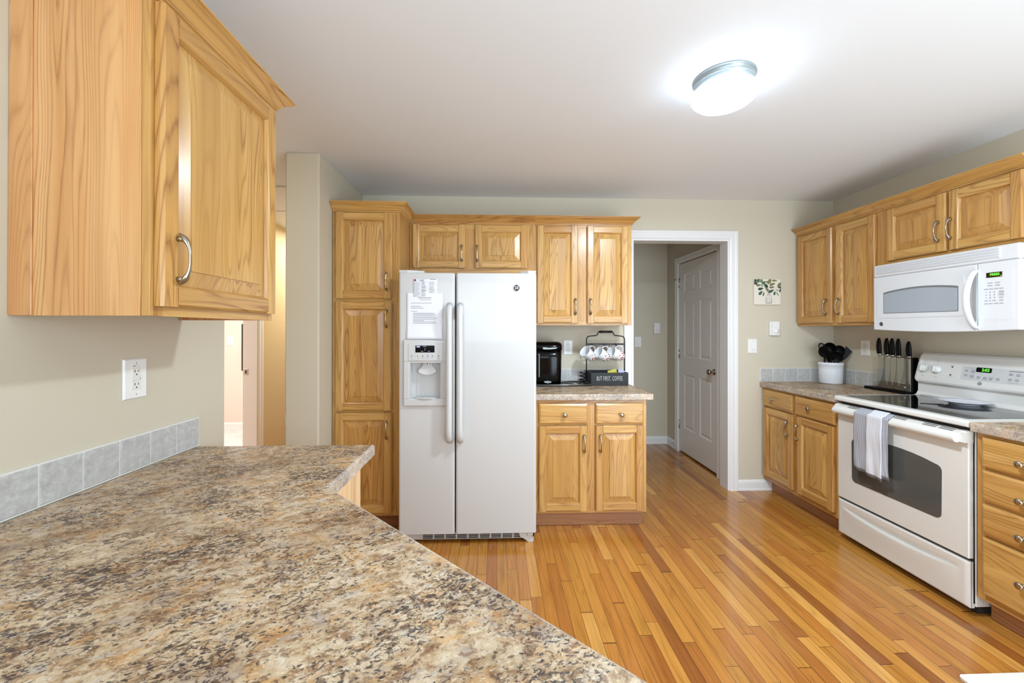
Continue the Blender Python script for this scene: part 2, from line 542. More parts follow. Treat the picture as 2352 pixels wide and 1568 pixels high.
class Thing:
    def __init__(self, name, label, cat, loc, group=None):
        self.o = bpy.data.objects.new(name, None)
        self.o.empty_display_size = 0.05
        C.objects.link(self.o)
        self.loc = Vector(loc); self.o.location = self.loc
        self.o['label'] = label; self.o['category'] = cat
        if group: self.o['group'] = group

    def part(self, name, mb, mats, parent=None, label=None):
        o = mb.build(name, mats, parent or self.o, self.loc)
        if label: o['label'] = label
        return o


def tag(o, label, cat, group=None, kind=None):
    o['label'] = label; o['category'] = cat
    if group: o['group'] = group
    if kind: o['kind'] = kind
    return o


def struct(name, mb, mats):
    o = mb.build(name, mats)
    o['kind'] = 'structure'
    return o


def text_piece(mb, s, size, T, mat=0, sx=1.0, align='CENTER', depth=0.0004, space=1.0, thin=0.0):
    """lettering as thin solid glyphs; T maps text plane (x right, y up, z out) to the builder's space"""
    cu = bpy.data.curves.new('txt', 'FONT')
    cu.body = s; cu.size = size; cu.align_x = align; cu.align_y = 'CENTER'; cu.extrude = depth; cu.resolution_u = 3; cu.space_character = space; cu.offset = thin
    o = bpy.data.objects.new('txt', cu); C.objects.link(o)
    dg = bpy.context.evaluated_depsgraph_get()
    me = bpy.data.meshes.new_from_object(o.evaluated_get(dg))
    vs = [T @ Vector((v.co.x * sx, v.co.y, v.co.z)) for v in me.vertices]
    fs = [tuple(p.vertices) for p in me.polygons]
    bpy.data.objects.remove(o); bpy.data.curves.remove(cu); bpy.data.meshes.remove(me)
    keep = mb.M; mb.M = Matrix.Identity(4)      # T already leads to world space
    mb.add(vs, fs, 2, mat)
    mb.M = keep


def frame_at(origin, facing):
    """local x: to the right as seen from the front, local y: into the wall, z up"""
    if facing == '-Y': rot = Matrix.Identity(4)
    elif facing == '-X': rot = Matrix.Rotation(R(-90), 4, 'Z')
    elif facing == '+X': rot = Matrix.Rotation(R(90), 4, 'Z')
    return Matrix.Translation(Vector(origin)) @ rot


# ------------------------------------------------------------------ room shell
CEIL = 2.443
BY = 3.402           # back wall face
RX = 2.857           # right wall face
LX = -1.127          # left wall face

b = MB(); b.box(-5.0, RX + .15, -.85, 3.515, -.05, 0.0); b.box(-2.29, RX + .15, 3.515, 6.2, -.05, 0.0)
struct('floor', b, 'floor')
b = MB(); b.box(-5.0, -2.41, 3.515, 6.2, -.05, 0.004)
struct('floor_bathroom', b, 'marble')
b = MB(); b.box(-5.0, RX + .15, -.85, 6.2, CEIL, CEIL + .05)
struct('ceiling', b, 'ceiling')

DX0, DX1, DZ = 1.123, 1.951, 2.108      # cased opening in the back wall
b = MB()
b.box(-1.10, DX0, BY, BY + .115, 0, CEIL); b.box(DX1, RX + .12, BY, BY + .115, 0, CEIL); b.box(DX0, DX1, BY, BY + .115, DZ, CEIL)
struct('wall_back', b, 'wall')
b = MB(); b.box(RX, RX + .12, -.85, BY, 0, CEIL)
struct('wall_right', b, 'wall')
b = MB(); b.box(LX - .12, LX, -.6, 1.745, 0, CEIL)
struct('wall_left', b, 'wall')
b = MB(); b.box(-1.306, -1.10, 2.584, BY + .115, 0, CEIL, .008)
struct('wall_pilaster', b, 'wall')
# rear wall with a window over the counter and an added patio door, both unseen behind the camera
b = MB(); y0, y1 = -.72, -.6
b.box(LX - .12, -1.0, y0, y1, 0, CEIL); b.box(-1.0, .9, y0, y1, 0, 1.1); b.box(-1.0, .9, y0, y1, 2.15, CEIL)
b.box(.9, 1.17, y0, y1, 0, CEIL); b.box(1.17, 2.73, y0, y1, 2.09, CEIL); b.box(2.73, RX, y0, y1, 0, CEIL)
struct('wall_rear', b, 'wall')
# hall behind the back wall
b = MB(); b.box(-.3, 2.02, 4.82, 4.94, 0, CEIL)
struct('wall_hall_back', b, 'wall')
HD0, HD1, HDZ = 3.716, 4.516, 2.075
b = MB(); b.box(2.022, 2.14, BY + .115, HD0 - .005, 0, CEIL); b.box(2.022, 2.14, HD1 + .005, 4.94, 0, CEIL); b.box(2.022, 2.14, HD0 - .005, HD1 + .005, HDZ + .005, CEIL)
b.box(2.10, 2.14, HD0 - .005, HD1 + .005, 0, HDZ + .005)
struct('wall_hall_right', b, 'wall')
b = MB(); b.box(-.42, -.3, BY + .115, 4.94, 0, CEIL)
struct('wall_hall_end', b, 'wall')
# passage on the left and the bathroom beyond it
b = MB(); b.box(-2.41, -2.29, 4.02, 6.2, 0, CEIL); b.box(-2.41, -2.29, 1.2, 3.2, 0, CEIL); b.box(-2.41, -2.29, 3.2, 4.02, 2.06, CEIL)
struct('wall_passage', b, 'wall_tan')
b = MB(); b.box(-2.29, -1.247, 1.08, 1.2, 0, CEIL)
struct('wall_passage_near', b, 'wall_tan')
b = MB(); b.box(-5.0, -2.41, 5.72, 5.84, 0, CEIL); b.box(-5.0, -4.9, 3.0, 5.72, 0, CEIL); b.box(-5.0, -2.41, 2.9, 3.0, 0, CEIL)
struct('wall_bathroom', b, 'wall_bath')
b = MB(); b.box(-1.306, -.42, 5.9, 6.0, 0, CEIL)
struct('wall_passage_end', b, 'wall_tan')
b = MB(); b.box(-1.306, -1.186, BY + .115, 5.9, 0, CEIL)
struct('wall_passage_side', b, 'wall_tan')

BASE = [(0, 0), (.016, 0), (.016, .012), (.012, .018), (.012, .066), (.008, .078), (.003, .086), (0, .088)]


def sweep_struct(name, path, prof, z0, mat='trim'):
    b = MB(); b.sweep(path, prof, z0); return struct(name, b, mat)


sweep_struct('baseboard_back', [(2.022, BY), (2.325, BY)], BASE, 0)
sweep_struct('baseboard_hall_back', [(-.3, 4.82), (2.022, 4.82)], BASE, 0)
sweep_struct('baseboard_hall_right', [(2.022, 4.82), (2.022, 4.59)], BASE, 0)
sweep_struct('baseboard_hall_corner', [(2.022, 3.635), (2.022, BY + .116)], BASE, 0)
sweep_struct('baseboard_bathroom', [(-4.9, 5.72), (-2.41, 5.72)], BASE, 0)
sweep_struct('baseboard_passage', [(-2.29, 4.10), (-2.29, 6.0)][::-1], BASE, 0)


def casing(name, M4, w0, w1, h, jamb, cw=.068):
    """door casing in a local frame: opening w0..w1, height h, jamb depth"""
    b = MB(M4)
    prof = lambda o: [(o, 0), (o, -.010), (.012 + o, -.017), (.030 + o, -.017), (.034 + o, -.014), (.046 + o, -.014), (.052 + o, -.018), (cw + o, -.018), (cw + o, 0)]
    pr = prof(0.0)
    # legs
    b.prism(pr, lambda u, v, t: (w0 - u, v, t if t == 0 else t + u), 0, h)
    b.prism(pr, lambda u, v, t: (w1 + u, v, t if t == 0 else t + u), 0, h)
    vs = [(w0 - u, v, h + u) for u, v in pr] + [(w1 + u, v, h + u) for u, v in pr]
    n = len(pr)
    b.add(vs, [(i, (i + 1) % n, n + (i + 1) % n, n + i) for i in range(n)])
    if jamb:
        b.box(w0 - .001, w0 + .014, -.004, jamb, 0, h); b.box(w1 - .014, w1 + .001, -.004, jamb, 0, h); b.box(w0 + .014, w1 - .014, -.004, jamb, h - .014, h + .001)
    return struct(name, b, 'trim')


casing('trim_1', frame_at((0, BY - .0005, 0), '-Y'), DX0, DX1, DZ, .119)
casing('trim_2', frame_at((2.0215, 0, 0), '-X'), -HD1 - .006, -HD0 + .006, HDZ + .006, 0, .062)
casing('trim_3', frame_at((-2.2895, 0, 0), '+X'), 3.2, 4.02, 2.06, .125, .075)
# strip around the flush access panel in the passage ceiling
b = MB()
for (x0, x1, y0, y1) in ((-2.2, -1.45, 3.20, 3.235), (-2.2, -1.45, 3.86, 3.895), (-2.2, -2.165, 3.235, 3.86), (-1.485, -1.45, 3.235, 3.86)):
    b.box(x0, x1, y0, y1, CEIL - .012, CEIL, .003)
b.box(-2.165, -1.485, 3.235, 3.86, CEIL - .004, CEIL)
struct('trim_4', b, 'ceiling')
# window and added patio door frames, unseen behind the camera
b = MB()
for x in (-1.0, -.05 - .02, .86): b.box(x, x + .04, -.70, -.62, 1.1, 2.15)
b.box(-1.0, .9, -.70, -.62, 1.1, 1.14); b.box(-1.0, .9, -.70, -.62, 2.11, 2.15)
struct('window_1', b, 'trim')
b = MB()
for x in (1.17, 1.92, 2.68): b.box(x, x + .05, -.70, -.62, 0, 2.09)
b.box(1.17, 2.73, -.70, -.62, 0, .05); b.box(1.17, 2.73, -.70, -.62, 2.04, 2.09)
struct('window_2', b, 'trim')


# ------------------------------------------------------------------ six-panel door in the hall
def six_panel_door():
    Mf = frame_at((2.030, HD1, .018), '-X')     # local x runs from the hinge side (far) to the knob side (near)
    W, H, TH = HD1 - HD0, HDZ - .02, .035
    b = MB(Mf)
    st, mid = .112, .105
    cols = [(st, W / 2 - mid / 2), (W / 2 + mid / 2, W - st)]
    rws = [(.265, .850), (1.035, 1.632), (1.740, 1.930)]
    xs = [0, cols[0][0], cols[0][1], cols[1][0], cols[1][1], W]
    zs = [0, rws[0][0], rws[0][1], rws[1][0], rws[1][1], rws[2][0], rws[2][1], H]
    b.box(0, W, .010, TH, 0, H)
    for i in range(5):
        for k in range(7):
            x0, x1, z0, z1 = xs[i], xs[i + 1], zs[k], zs[k + 1]
            if i in (1, 3) and k in (1, 3, 5):
                rings = [(0, 0), (.010, .007), (.024, .0075), (.036, .0015)]
                vs = []; fs = []
                for (ins, d) in rings:
                    vs += [(x0 + ins, d, z0 + ins), (x1 - ins, d, z0 + ins), (x1 - ins, d, z1 - ins), (x0 + ins, d, z1 - ins)]
                for r_ in range(len(rings) - 1):
                    for q in range(4):
                        q2 = (q + 1) % 4
                        fs.append((r_ * 4 + q, r_ * 4 + q2, r_ * 4 + 4 + q2, r_ * 4 + 4 + q))
                l = (len(rings) - 1) * 4
                fs.append((l, l + 1, l + 2, l + 3))
                b.add(vs, fs)
            else:
                b.add([(x0, 0, z0), (x1, 0, z0), (x1, 0, z1), (x0, 0, z1)], [(0, 1, 2, 3)])
    b.add([(0, 0, 0), (0, .01, 0), (0, .01, H), (0, 0, H)], [(0, 1, 2, 3)]); b.add([(W, 0, 0), (W, .01, 0), (W, .01, H), (W, 0, H)], [(0, 1, 2, 3)])
    b.add([(0, 0, 0), (W, 0, 0), (W, .01, 0), (0, .01, 0)], [(0, 1, 2, 3)]); b.add([(0, 0, H), (W, 0, H), (W, .01, H), (0, .01, H)], [(0, 1, 2, 3)])
    root = b.build('door_1', 'door_paint'); root['kind'] = 'structure'
    root['label'] = 'white six-panel door in the hall with a round metal knob'
    k = MB(Mf @ Matrix.Translation((W - .068, 0, .935)) @ Matrix.Rotation(R(90), 4, 'X'))
    k.lathe([(0, 0), (.030, 0), (.031, .004), (.026, .009), (.012, .012), (.011, .032), (.018, .038), (.0265, .048), (.0275, .058), (.022, .067), (.010, .070), (0, .070)], n=28)
    k.build('door_knob', 'nickel', root)
    for z in (.24, 1.02, 1.80):
        h = MB(Mf); h.box(-.010, .004, -.004, .002, z, z + .09, .001)
        h.tube([(-.004, -.006, z - .003), (-.004, -.006, z + .093)], .006, 8)
        h.build('hinge', 'steel', root)
    d = MB(Mf); d.tube([(-.005, -.010, 1.905), (-.05, -.035, 1.888)], .004, 6); d.tube([(-.005, -.010, 1.905), (.03, -.012, 1.89)], .0035, 6)
    d.build('hinge_stop', 'black_matte', root)


six_panel_door()


# ------------------------------------------------------------------ cabinet joinery
def door_mesh(b, x0, x1, z0, z1, y=0.0, t=.020, sw=.056, g_rail=0):
    """raised-panel door, front plane at y, growing to y+t"""
    ch = .007
    def member(fn, w, a0, a1, mitre_out, g):
        pts = [(0, ch), (ch, 0), (w - .009, 0), (w - .004, .003), (w, .010), (w, t), (0, t)]
        b.prism(pts, fn, a0, a1, g)
    tn = [min(1, max(0, random.gauss(.5, .26))) for _ in range(5)]
    pts = [(0, ch), (ch, 0), (sw - .010, 0), (sw - .005, .003), (sw, .013), (sw, t), (0, t)]
    b.prism(pts, lambda u, v, s: (x0 + u, y + v, s), z0, z1, 2, tone=tn[0])
    b.prism(pts, lambda u, v, s: (x1 - u, y + v, s), z0, z1, 2, tone=tn[1])
    b.prism(pts, lambda u, v, s: (s, y + v, z0 + u), x0 + sw - .006, x1 - sw + .006, 0, tone=tn[2])
    b.prism(pts, lambda u, v, s: (s, y + v, z1 - u), x0 + sw - .006, x1 - sw + .006, 0, tone=tn[3])
    px0, px1, pz0, pz1 = x0 + sw - .004, x1 - sw + .004, z0 + sw - .004, z1 - sw + .004
    bw = min(.036, (px1 - px0) * .22, (pz1 - pz0) * .22)
    rings = [(0, .0155), (.005, .0155), (.007 + bw, .0050), (.0075 + bw, .0020)]
    vs = []; fs = []
    for ins, d in rings:
        vs += [(px0 + ins, y + d, pz0 + ins), (px1 - ins, y + d, pz0 + ins), (px1 - ins, y + d, pz1 - ins), (px0 + ins, y + d, pz1 - ins)]
    for r_ in range(3):
        for q in range(4):
            q2 = (q + 1) % 4
            fs.append((r_ * 4 + q, r_ * 4 + q2, r_ * 4 + 4 + q2, r_ * 4 + 4 + q))
    fs.append((12, 13, 14, 15))
    b.add(vs, fs, 2, 0, False, tn[4])


def drawer_mesh(b, x0, x1, z0, z1, y=0.0, t=.020):
    e = .010
    vs = [(x0, y + .007, z0), (x1, y + .007, z0), (x1, y + .007, z1), (x0, y + .007, z1),
          (x0 + e, y, z0 + e), (x1 - e, y, z0 + e), (x1 - e, y, z1 - e), (x0 + e, y, z1 - e),
          (x0, y + t, z0), (x1, y + t, z0), (x1, y + t, z1), (x0, y + t, z1)]
    fs = [(4, 5, 6, 7), (0, 1, 5, 4), (1, 2, 6, 5), (2, 3, 7, 6), (3, 0, 4, 7), (8, 9, 1, 0), (9, 10, 2, 1), (10, 11, 3, 2), (11, 8, 0, 3), (8, 11, 10, 9)]
    b.add(vs, fs, 0, 0, False, min(1, max(0, random.gauss(.6, .2))))


def pull_mesh(b, x, zc, y=0.0, L=.126):
    """arched pull with teardrop feet"""
    n = 25; path = []; rad = []
    for i in range(n):
        s = -1 + 2 * i / (n - 1)
        z = zc + s * L / 2
        a = abs(s)
        out = .006 + .024 * (1 - a ** 2.6)
        if a > .86: out = .006 + .024 * (1 - .86 ** 2.6) * max(0, (1 - (a - .86) / .14)) ** .8 - .002
        path.append((x, y - out, z))
        r = .0042 + .0050 * math.exp(-((a - .78) / .20) ** 2)
        if a > .97: r *= .62
        rad.append(r)
    b.tube(path, rad, 12, flat=(1.0, .72), up=(0, -1, 0.001))
    for s in (-1, 1):
        z = zc + s * (L / 2 - .013)
        b.tube([(x, y + .001, z), (x, y - .008, z), (x, y - .012, z - s * .004)], [.0075, .0066, .005], 10)


def knob_mesh(b, x, z, y=0.0):
    T = Matrix.Translation((x, y, z)) @ Matrix.Rotation(R(90), 4, 'X')
    b.lathe([(0, -.001), (.0085, -.001), (.0085, .002), (.0055, .006), (.0055, .013), (.0115, .017), (.0155, .021), (.0155, .0245), (.012, .028), (.005, .030), (0, .0302)], T, 22)


CROWN = [(0, 0), (.006, 0), (.006, .008), (.011, .010), (.011, .014), (.016, .018), (.028, .034), (.044, .044), (.049, .047), (.049, .051), (.055, .053), (.055, .058), (0, .058)]


class Cabinet(Thing):
    """origin: front-left-bottom corner of the face frame (seen from the front)"""
    def __init__(self, name, label, facing, origin, w, h, depth, z0=0.0, group=None, oakm='oak'):
        super().__init__(name, label, 'cabinet', origin, group)
        self.M = frame_at(origin, facing); self.w, self.h, self.d = w, h, depth
        self.mat = oakm; self.facing = facing

    def carcass(self, toe=0.0, side='oak', sidetone=.55, closed_bottom=True):
        b = MB(self.M)
        b.box(0, .018, .0195, self.d, toe, self.h, 0, 2, 0, sidetone)
        b.box(self.w - .018, self.w, .0195, self.d, toe, self.h, 0, 2, 0, sidetone)
        b.box(.018, self.w - .018, .0195, self.d, toe + .012, toe + .030, 0, 0, 0, sidetone)
        b.box(.018, self.w - .018, .0195, self.d, self.h - .018, self.h, 0, 0, 0, sidetone)
        b.box(.018, self.w - .018, self.d - .01, self.d, toe, self.h, 0, 2, 0, sidetone)
        return self.part('body', b, side)

    def face_frame(self, toe=0.0, stiles=(), rails=(), fw=.038):
        b = MB(self.M)
        b.box(0, fw, 0, .019, toe, self.h, .0008, 2); b.box(self.w - fw, self.w, 0, .019, toe, self.h, .0008, 2)
        b.box(fw, self.w - fw, .0004, .019, toe, toe + fw, 0, 0); b.box(fw, self.w - fw, .0004, .019, self.h - fw, self.h, 0, 0)
        for (a, c) in stiles: b.box(a, c, .0006, .019, toe + fw, self.h - fw, 0, 2)
        for (a, c) in rails: b.box(fw, self.w - fw, .0008, .019, a, c, 0, 0)
        b.box(fw, self.w - fw, .0012, .018, toe + fw, self.h - fw, 0, 2)      # wide inner members behind the doors
        return self.part('face_frame', b, self.mat)

    def door(self, x0, x1, z0, z1, hx=None, hz=None, mat='oak_door'):
        b = MB(self.M); door_mesh(b, x0, x1, z0, z1, -.021)
        d = self.part('door', b, mat)
        if hx is not None:
            p = MB(self.M); pull_mesh(p, hx, hz, -.021)
            self.part('handle', p, 'nickel', d)
        return d

    def drawer(self, x0, x1, z0, z1, kx=None, kz=None):
        b = MB(self.M); drawer_mesh(b, x0, x1, z0, z1, -.021)
        d = self.part('drawer', b, 'oak_door')
        if kx is not None:
            p = MB(self.M); knob_mesh(p, kx, kz, -.021)
            self.part('knob', p, 'nickel', d)
        return d

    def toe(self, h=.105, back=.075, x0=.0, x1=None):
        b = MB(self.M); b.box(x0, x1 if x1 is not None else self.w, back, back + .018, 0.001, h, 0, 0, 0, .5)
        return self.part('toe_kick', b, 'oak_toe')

    def crown(self, path, z0):
        b = MB(); b.sweep(path, CROWN, z0)
        return self.part('crown_molding', b, 'oak')


UZ = 1.382           # underside of wall cabinets
UT = 2.140           # top of wall cabinet face frames
CZ = 2.134           # foot of the crown

# -- pantry, left of the fridge
c = Cabinet('pantry_cabinet', 'tall oak pantry cabinet with three stacked doors left of the fridge', '-Y', (-1.096, 2.786, 0), .444, UT, .612)
c.carcass(.105); c.face_frame(.105, rails=((.775, .815), (1.52, 1.56)), fw=.03)
c.toe()
ox = 1.096
c.door(.022, .394, 1.556, 2.128, .361, 1.668)
c.door(.022, .394, .812, 1.536, .362, 1.422)
c.door(.022, .396, .128, .796, .363, .683)
c.crown([(-1.096, 2.786), (-.652, 2.786), (-.652, 3.04)], CZ)

# -- over the fridge
c = Cabinet('wall_cabinet', 'short two-door oak wall cabinet above the white fridge', '-Y', (-.650, 3.081, 1.765), .932, UT - 1.765, .318)
c.carcass(0); c.face_frame(0, stiles=((.405, .485),))
for (a, e, hx) in ((.022, .411, .388), (.485, .876, .501)):
    c.door(a, e, 1.806 - 1.765, 2.126 - 1.765, hx, 1.914 - 1.765)
c.crown([(-.64, 3.081), (.282, 3.081)], CZ)

# -- over the coffee counter
c = Cabinet('wall_cabinet', 'two-door oak wall cabinet above the coffee maker', '-Y', (.282, 3.081, UZ), .732, UT - UZ, .318)
c.carcass(0); c.face_frame(0, stiles=((.318, .392),))
c.door(.014, .322, 1.400 - UZ, 2.125 - UZ, .301, 1.521 - UZ)
c.door(.391, .702, 1.400 - UZ, 2.125 - UZ, .415, 1.521 - UZ)
c.crown([(.282, 3.081), (1.014, 3.081), (1.014, 3.40)], CZ)

# -- base cabinet under the coffee counter
c = Cabinet('base_cabinet', 'oak base cabinet with two drawers and two doors right of the fridge', '-Y', (.262, 2.786, 0), .758, .872, .610)
c.carcass(.105); c.face_frame(.105, stiles=((.345, .408),), rails=((.700, .712),), fw=.025)
c.toe(.105, .050, 0, .748)
c.drawer(.022, .350, .711, .848, .192, .776); c.drawer(.406, .734, .711, .848, .578, .775)
c.door(.020, .347, .124, .699, .326, .580); c.door(.406, .734, .124, .699, .436, .580)

# -- right-hand run, wall cabinets
c = Cabinet('wall_cabinet', 'two-door oak wall cabinet in the back right corner above the utensil crock', '-X', (2.541, 3.398, UZ), .773, UT - UZ, .312)
c.carcass(0); c.face_frame(0, stiles=((.345, .425),))
c.door(.022, .374, 1.402 - UZ, 2.125 - UZ, .328, 1.525 - UZ)
c.door(.414, .731, 1.402 - UZ, 2.125 - UZ, .445, 1.523 - UZ)
c.crown([(2.541, 3.398), (2.541, 2.625)], CZ)
c = Cabinet('wall_cabinet', 'short two-door oak wall cabinet above the microwave', '-X', (2.541, 2.624, 1.770), .759, UT - 1.770, .312)
c.carcass(0); c.face_frame(0, stiles=((.372, .412),))
c.door(.040, .394, 1.796 - 1.77, 2.124 - 1.77, .359, 1.912 - 1.77)
c.door(.408, .737, 1.796 - 1.77, 2.124 - 1.77, .424, 1.914 - 1.77)
c.crown([(2.541, 2.624), (2.541, 1.865)], CZ)

# -- right-hand run, base cabinets
c = Cabinet('base_cabinet', 'oak base cabinet with two drawers and two doors in the corner left of the range', '-X', (2.246, 3.398, 0), .772, .872, .606)
c.carcass(.105); c.face_frame(.105, stiles=((.355, .412),), rails=((.706, .718),), fw=.022)
c.toe(.105, .066)
c.drawer(.020, .360, .718, .853, .150, .786); c.drawer(.386, .750, .718, .853, .540, .788)
c.door(.020, .362, .140, .706, .311, .590); c.door(.408, .742, .140, .706, .421, .588)
c = Cabinet('base_cabinet', 'oak base cabinet with a bank of four drawers right of the range', '-X', (2.246, 1.850, 0), .370, .872, .606)
c.carcass(.105); c.face_frame(.105, rails=((.700, .720), (.545, .565), (.390, .410)), fw=.03)
c.toe(.105, .066)
for (a, e, kz) in ((.722, .858, .780), (.568, .708, .622), (.413, .553, .467), (.138, .400, .268)):
    c.drawer(.030, .345, a, e, .183, kz)

# -- foreground wall cabinet on the left wall
c = Cabinet('wall_cabinet', 'large foreground oak wall cabinet with one door on the left wall', '+X', (-.812, .992, UZ), .524, 2.14 - UZ, .312)
b = MB(c.M)
b.box(0, .018, .0195, c.d, 0, c.h, 0, 2, 0, .75); b.box(c.w - .018, c.w, .0195, c.d, 0, c.h, 0, 2)
b.box(.018, c.w - .018, .0195, c.d, .012, .028, 0, 0); b.box(.018, c.w - .018, .0195, c.d, c.h - .018, c.h, 0, 0)
c.part('body', b, 'oak_side')
b = MB(c.M); b.box(-.0035, 0, .262, .314, -.0, c.h, .001, 2, 0, .25)
c.part('scribe_strip', b, 'oak_side')
c.face_frame(0)
c.door(.012, .514, 1.405 - UZ, 2.128 - UZ, .058, 1.524 - UZ)
c.crown([(LX + .002, .992), (-.812, .992), (-.812, 1.516), (LX + .002, 1.516)][::1], CZ)


# ------------------------------------------------------------------ countertops
def offset_poly(P, d):
    out = []
    n = len(P)
    for i in range(n):
        p0, p1, p2 = Vector(P[i - 1]), Vector(P[i]), Vector(P[(i + 1) % n])
        d1 = (p1 - p0).normalized(); d2 = (p2 - p1).normalized()
        n1 = Vector((-d1.y, d1.x)); n2 = Vector((-d2.y, d2.x))
        o = n1 + n2; o = o / o.dot(n1)
        out.append(tuple(p1 + o * d))
    return out


def countertop(name, P, z0, z1, label, ch=.006):
    A = sum(P[i - 1][0] * P[i][1] - P[i][0] * P[i - 1][1] for i in range(len(P)))
    if A < 0: P = P[::-1]
    I = offset_poly(P, ch)
    I1 = offset_poly(P, ch * .29)
    n = len(P)
    b = MB()
    layers = [(offset_poly(P, ch * .5), z0), (P, z0 + ch * .5), (P, z1 - ch), (I1, z1 - ch * .29), (I, z1)]
    vs = []; fs = []
    for L, z in layers: vs += [(x, y, z) for x, y in L]
    for k in range(len(layers) - 1):
        for i in range(n):
            j = (i + 1) % n
            fs.append((k * n + i, k * n + j, (k + 1) * n + j, (k + 1) * n + i))
    fs.append(tuple(range(n))[::-1]); fs.append(tuple(range((len(layers) - 1) * n, len(layers) * n)))
    b.add(vs, fs)
    b.mi = [1] * (len(fs) - 1) + [0]
    o = b.build(name, ['granite', 'granite_edge'])
    return tag(o, label, 'countertop')


countertop('countertop', [(LX + .003, 1.592), (-.467, 1.592), (-.467, 1.168), (.62, .081), (1.05, .081), (1.05, -.598), (LX + .003, -.598)], .868, .912,
           'large speckled brown granite-look countertop in the foreground with an angled front edge', .008)
countertop('countertop', [(.262, 2.758), (1.058, 2.758), (1.058, 3.300), (1.045, BY - .024), (1.045, BY - .002), (.262, BY - .002)], .873, .914,
           'small granite-look countertop between the fridge and the doorway', .006)
countertop('countertop', [(2.214, BY - .002), (RX - .002, BY - .002), (RX - .002, 2.632), (2.214, 2.632)], .873, .914,
           'granite-look countertop in the back right corner under the crock and knife block', .006)
countertop('countertop', [(2.214, 1.853), (RX - .002, 1.853), (RX - .002, 1.46), (2.214, 1.46)], .876, .918,
           'granite-look countertop over the drawer bank at the right edge', .006)

# -- cabinets under the foreground countertop
t = Thing('base_cabinet', 'pale oak base cabinet under the large foreground countertop', 'cabinet', (-.51, 1.2, 0))
b = MB()
P = [(LX + .003, 1.566), (-.512, 1.566), (-.512, 1.148), (.58, .056), (1.04, .056), (1.04, -.597), (LX + .003, -.597)]
b.prism(P, lambda u, v, z: (u, v, z), .105, .867, 2)
t.part('body', b, 'oak_pale')
b = MB(); b.prism([(LX + .01, 1.54), (-.58, 1.54), (-.58, 1.12), (.51, .03), (.97, .03), (.97, -.59), (LX + .01, -.59)], lambda u, v, z: (u, v, z), .001, .105, 0)
t.part('toe_kick', b, 'oak')


# ------------------------------------------------------------------ tile backsplashes
def backsplash(label, runs, z0, z1):
    """runs: list of (frame matrix, list of (x0,x1)) tile spans in the wall frame"""
    b = MB()
    for Mf, spans, ends in runs:
        b.M = Mf
        b.box(ends[0], ends[1], -.006, -.001, z0, z1 + .003, 0, 2, 1)
        for (a, e) in spans:
            b.box(a + .0018, e - .0018, -.0085, -.002, z0 + .004, z1 - .001, .002, 2, 0)
    o = b.build('backsplash', ['tile', 'grout'])
    return tag(o, label, 'backsplash')


st = .1083
backsplash('row of large grey stone tiles along the left wall behind the foreground countertop',
           [(frame_at((LX, 0, 0), '+X'), [(1.592 - (k + 1) * st, 1.592 - k * st) for k in range(16)], (-.14, 1.594))], .913, 1.018)
backsplash('single row of grey tiles behind the coffee maker and mug caddy',
           [(frame_at((0, BY, 0), '-Y'), [(.610 - (k + 1) * st, .610 - k * st) for k in range(3)] + [(.610 + k * st, .610 + (k + 1) * st) for k in range(4)], (.285, 1.045))], .914, 1.022)
backsplash('row of grey tiles around the back right corner behind the utensil crock',
           [(frame_at((0, BY, 0), '-Y'), [(2.216 + k * st, 2.216 + (k + 1) * st) for k in range(5)] + [(2.216 + 5 * st, 2.847)], (2.212, 2.85)),
            (frame_at((RX, 0, 0), '-X'), [(-3.392 + k * st, -3.392 + (k + 1) * st) for k in range(7)], (-3.395, -2.633))], .914, 1.024)


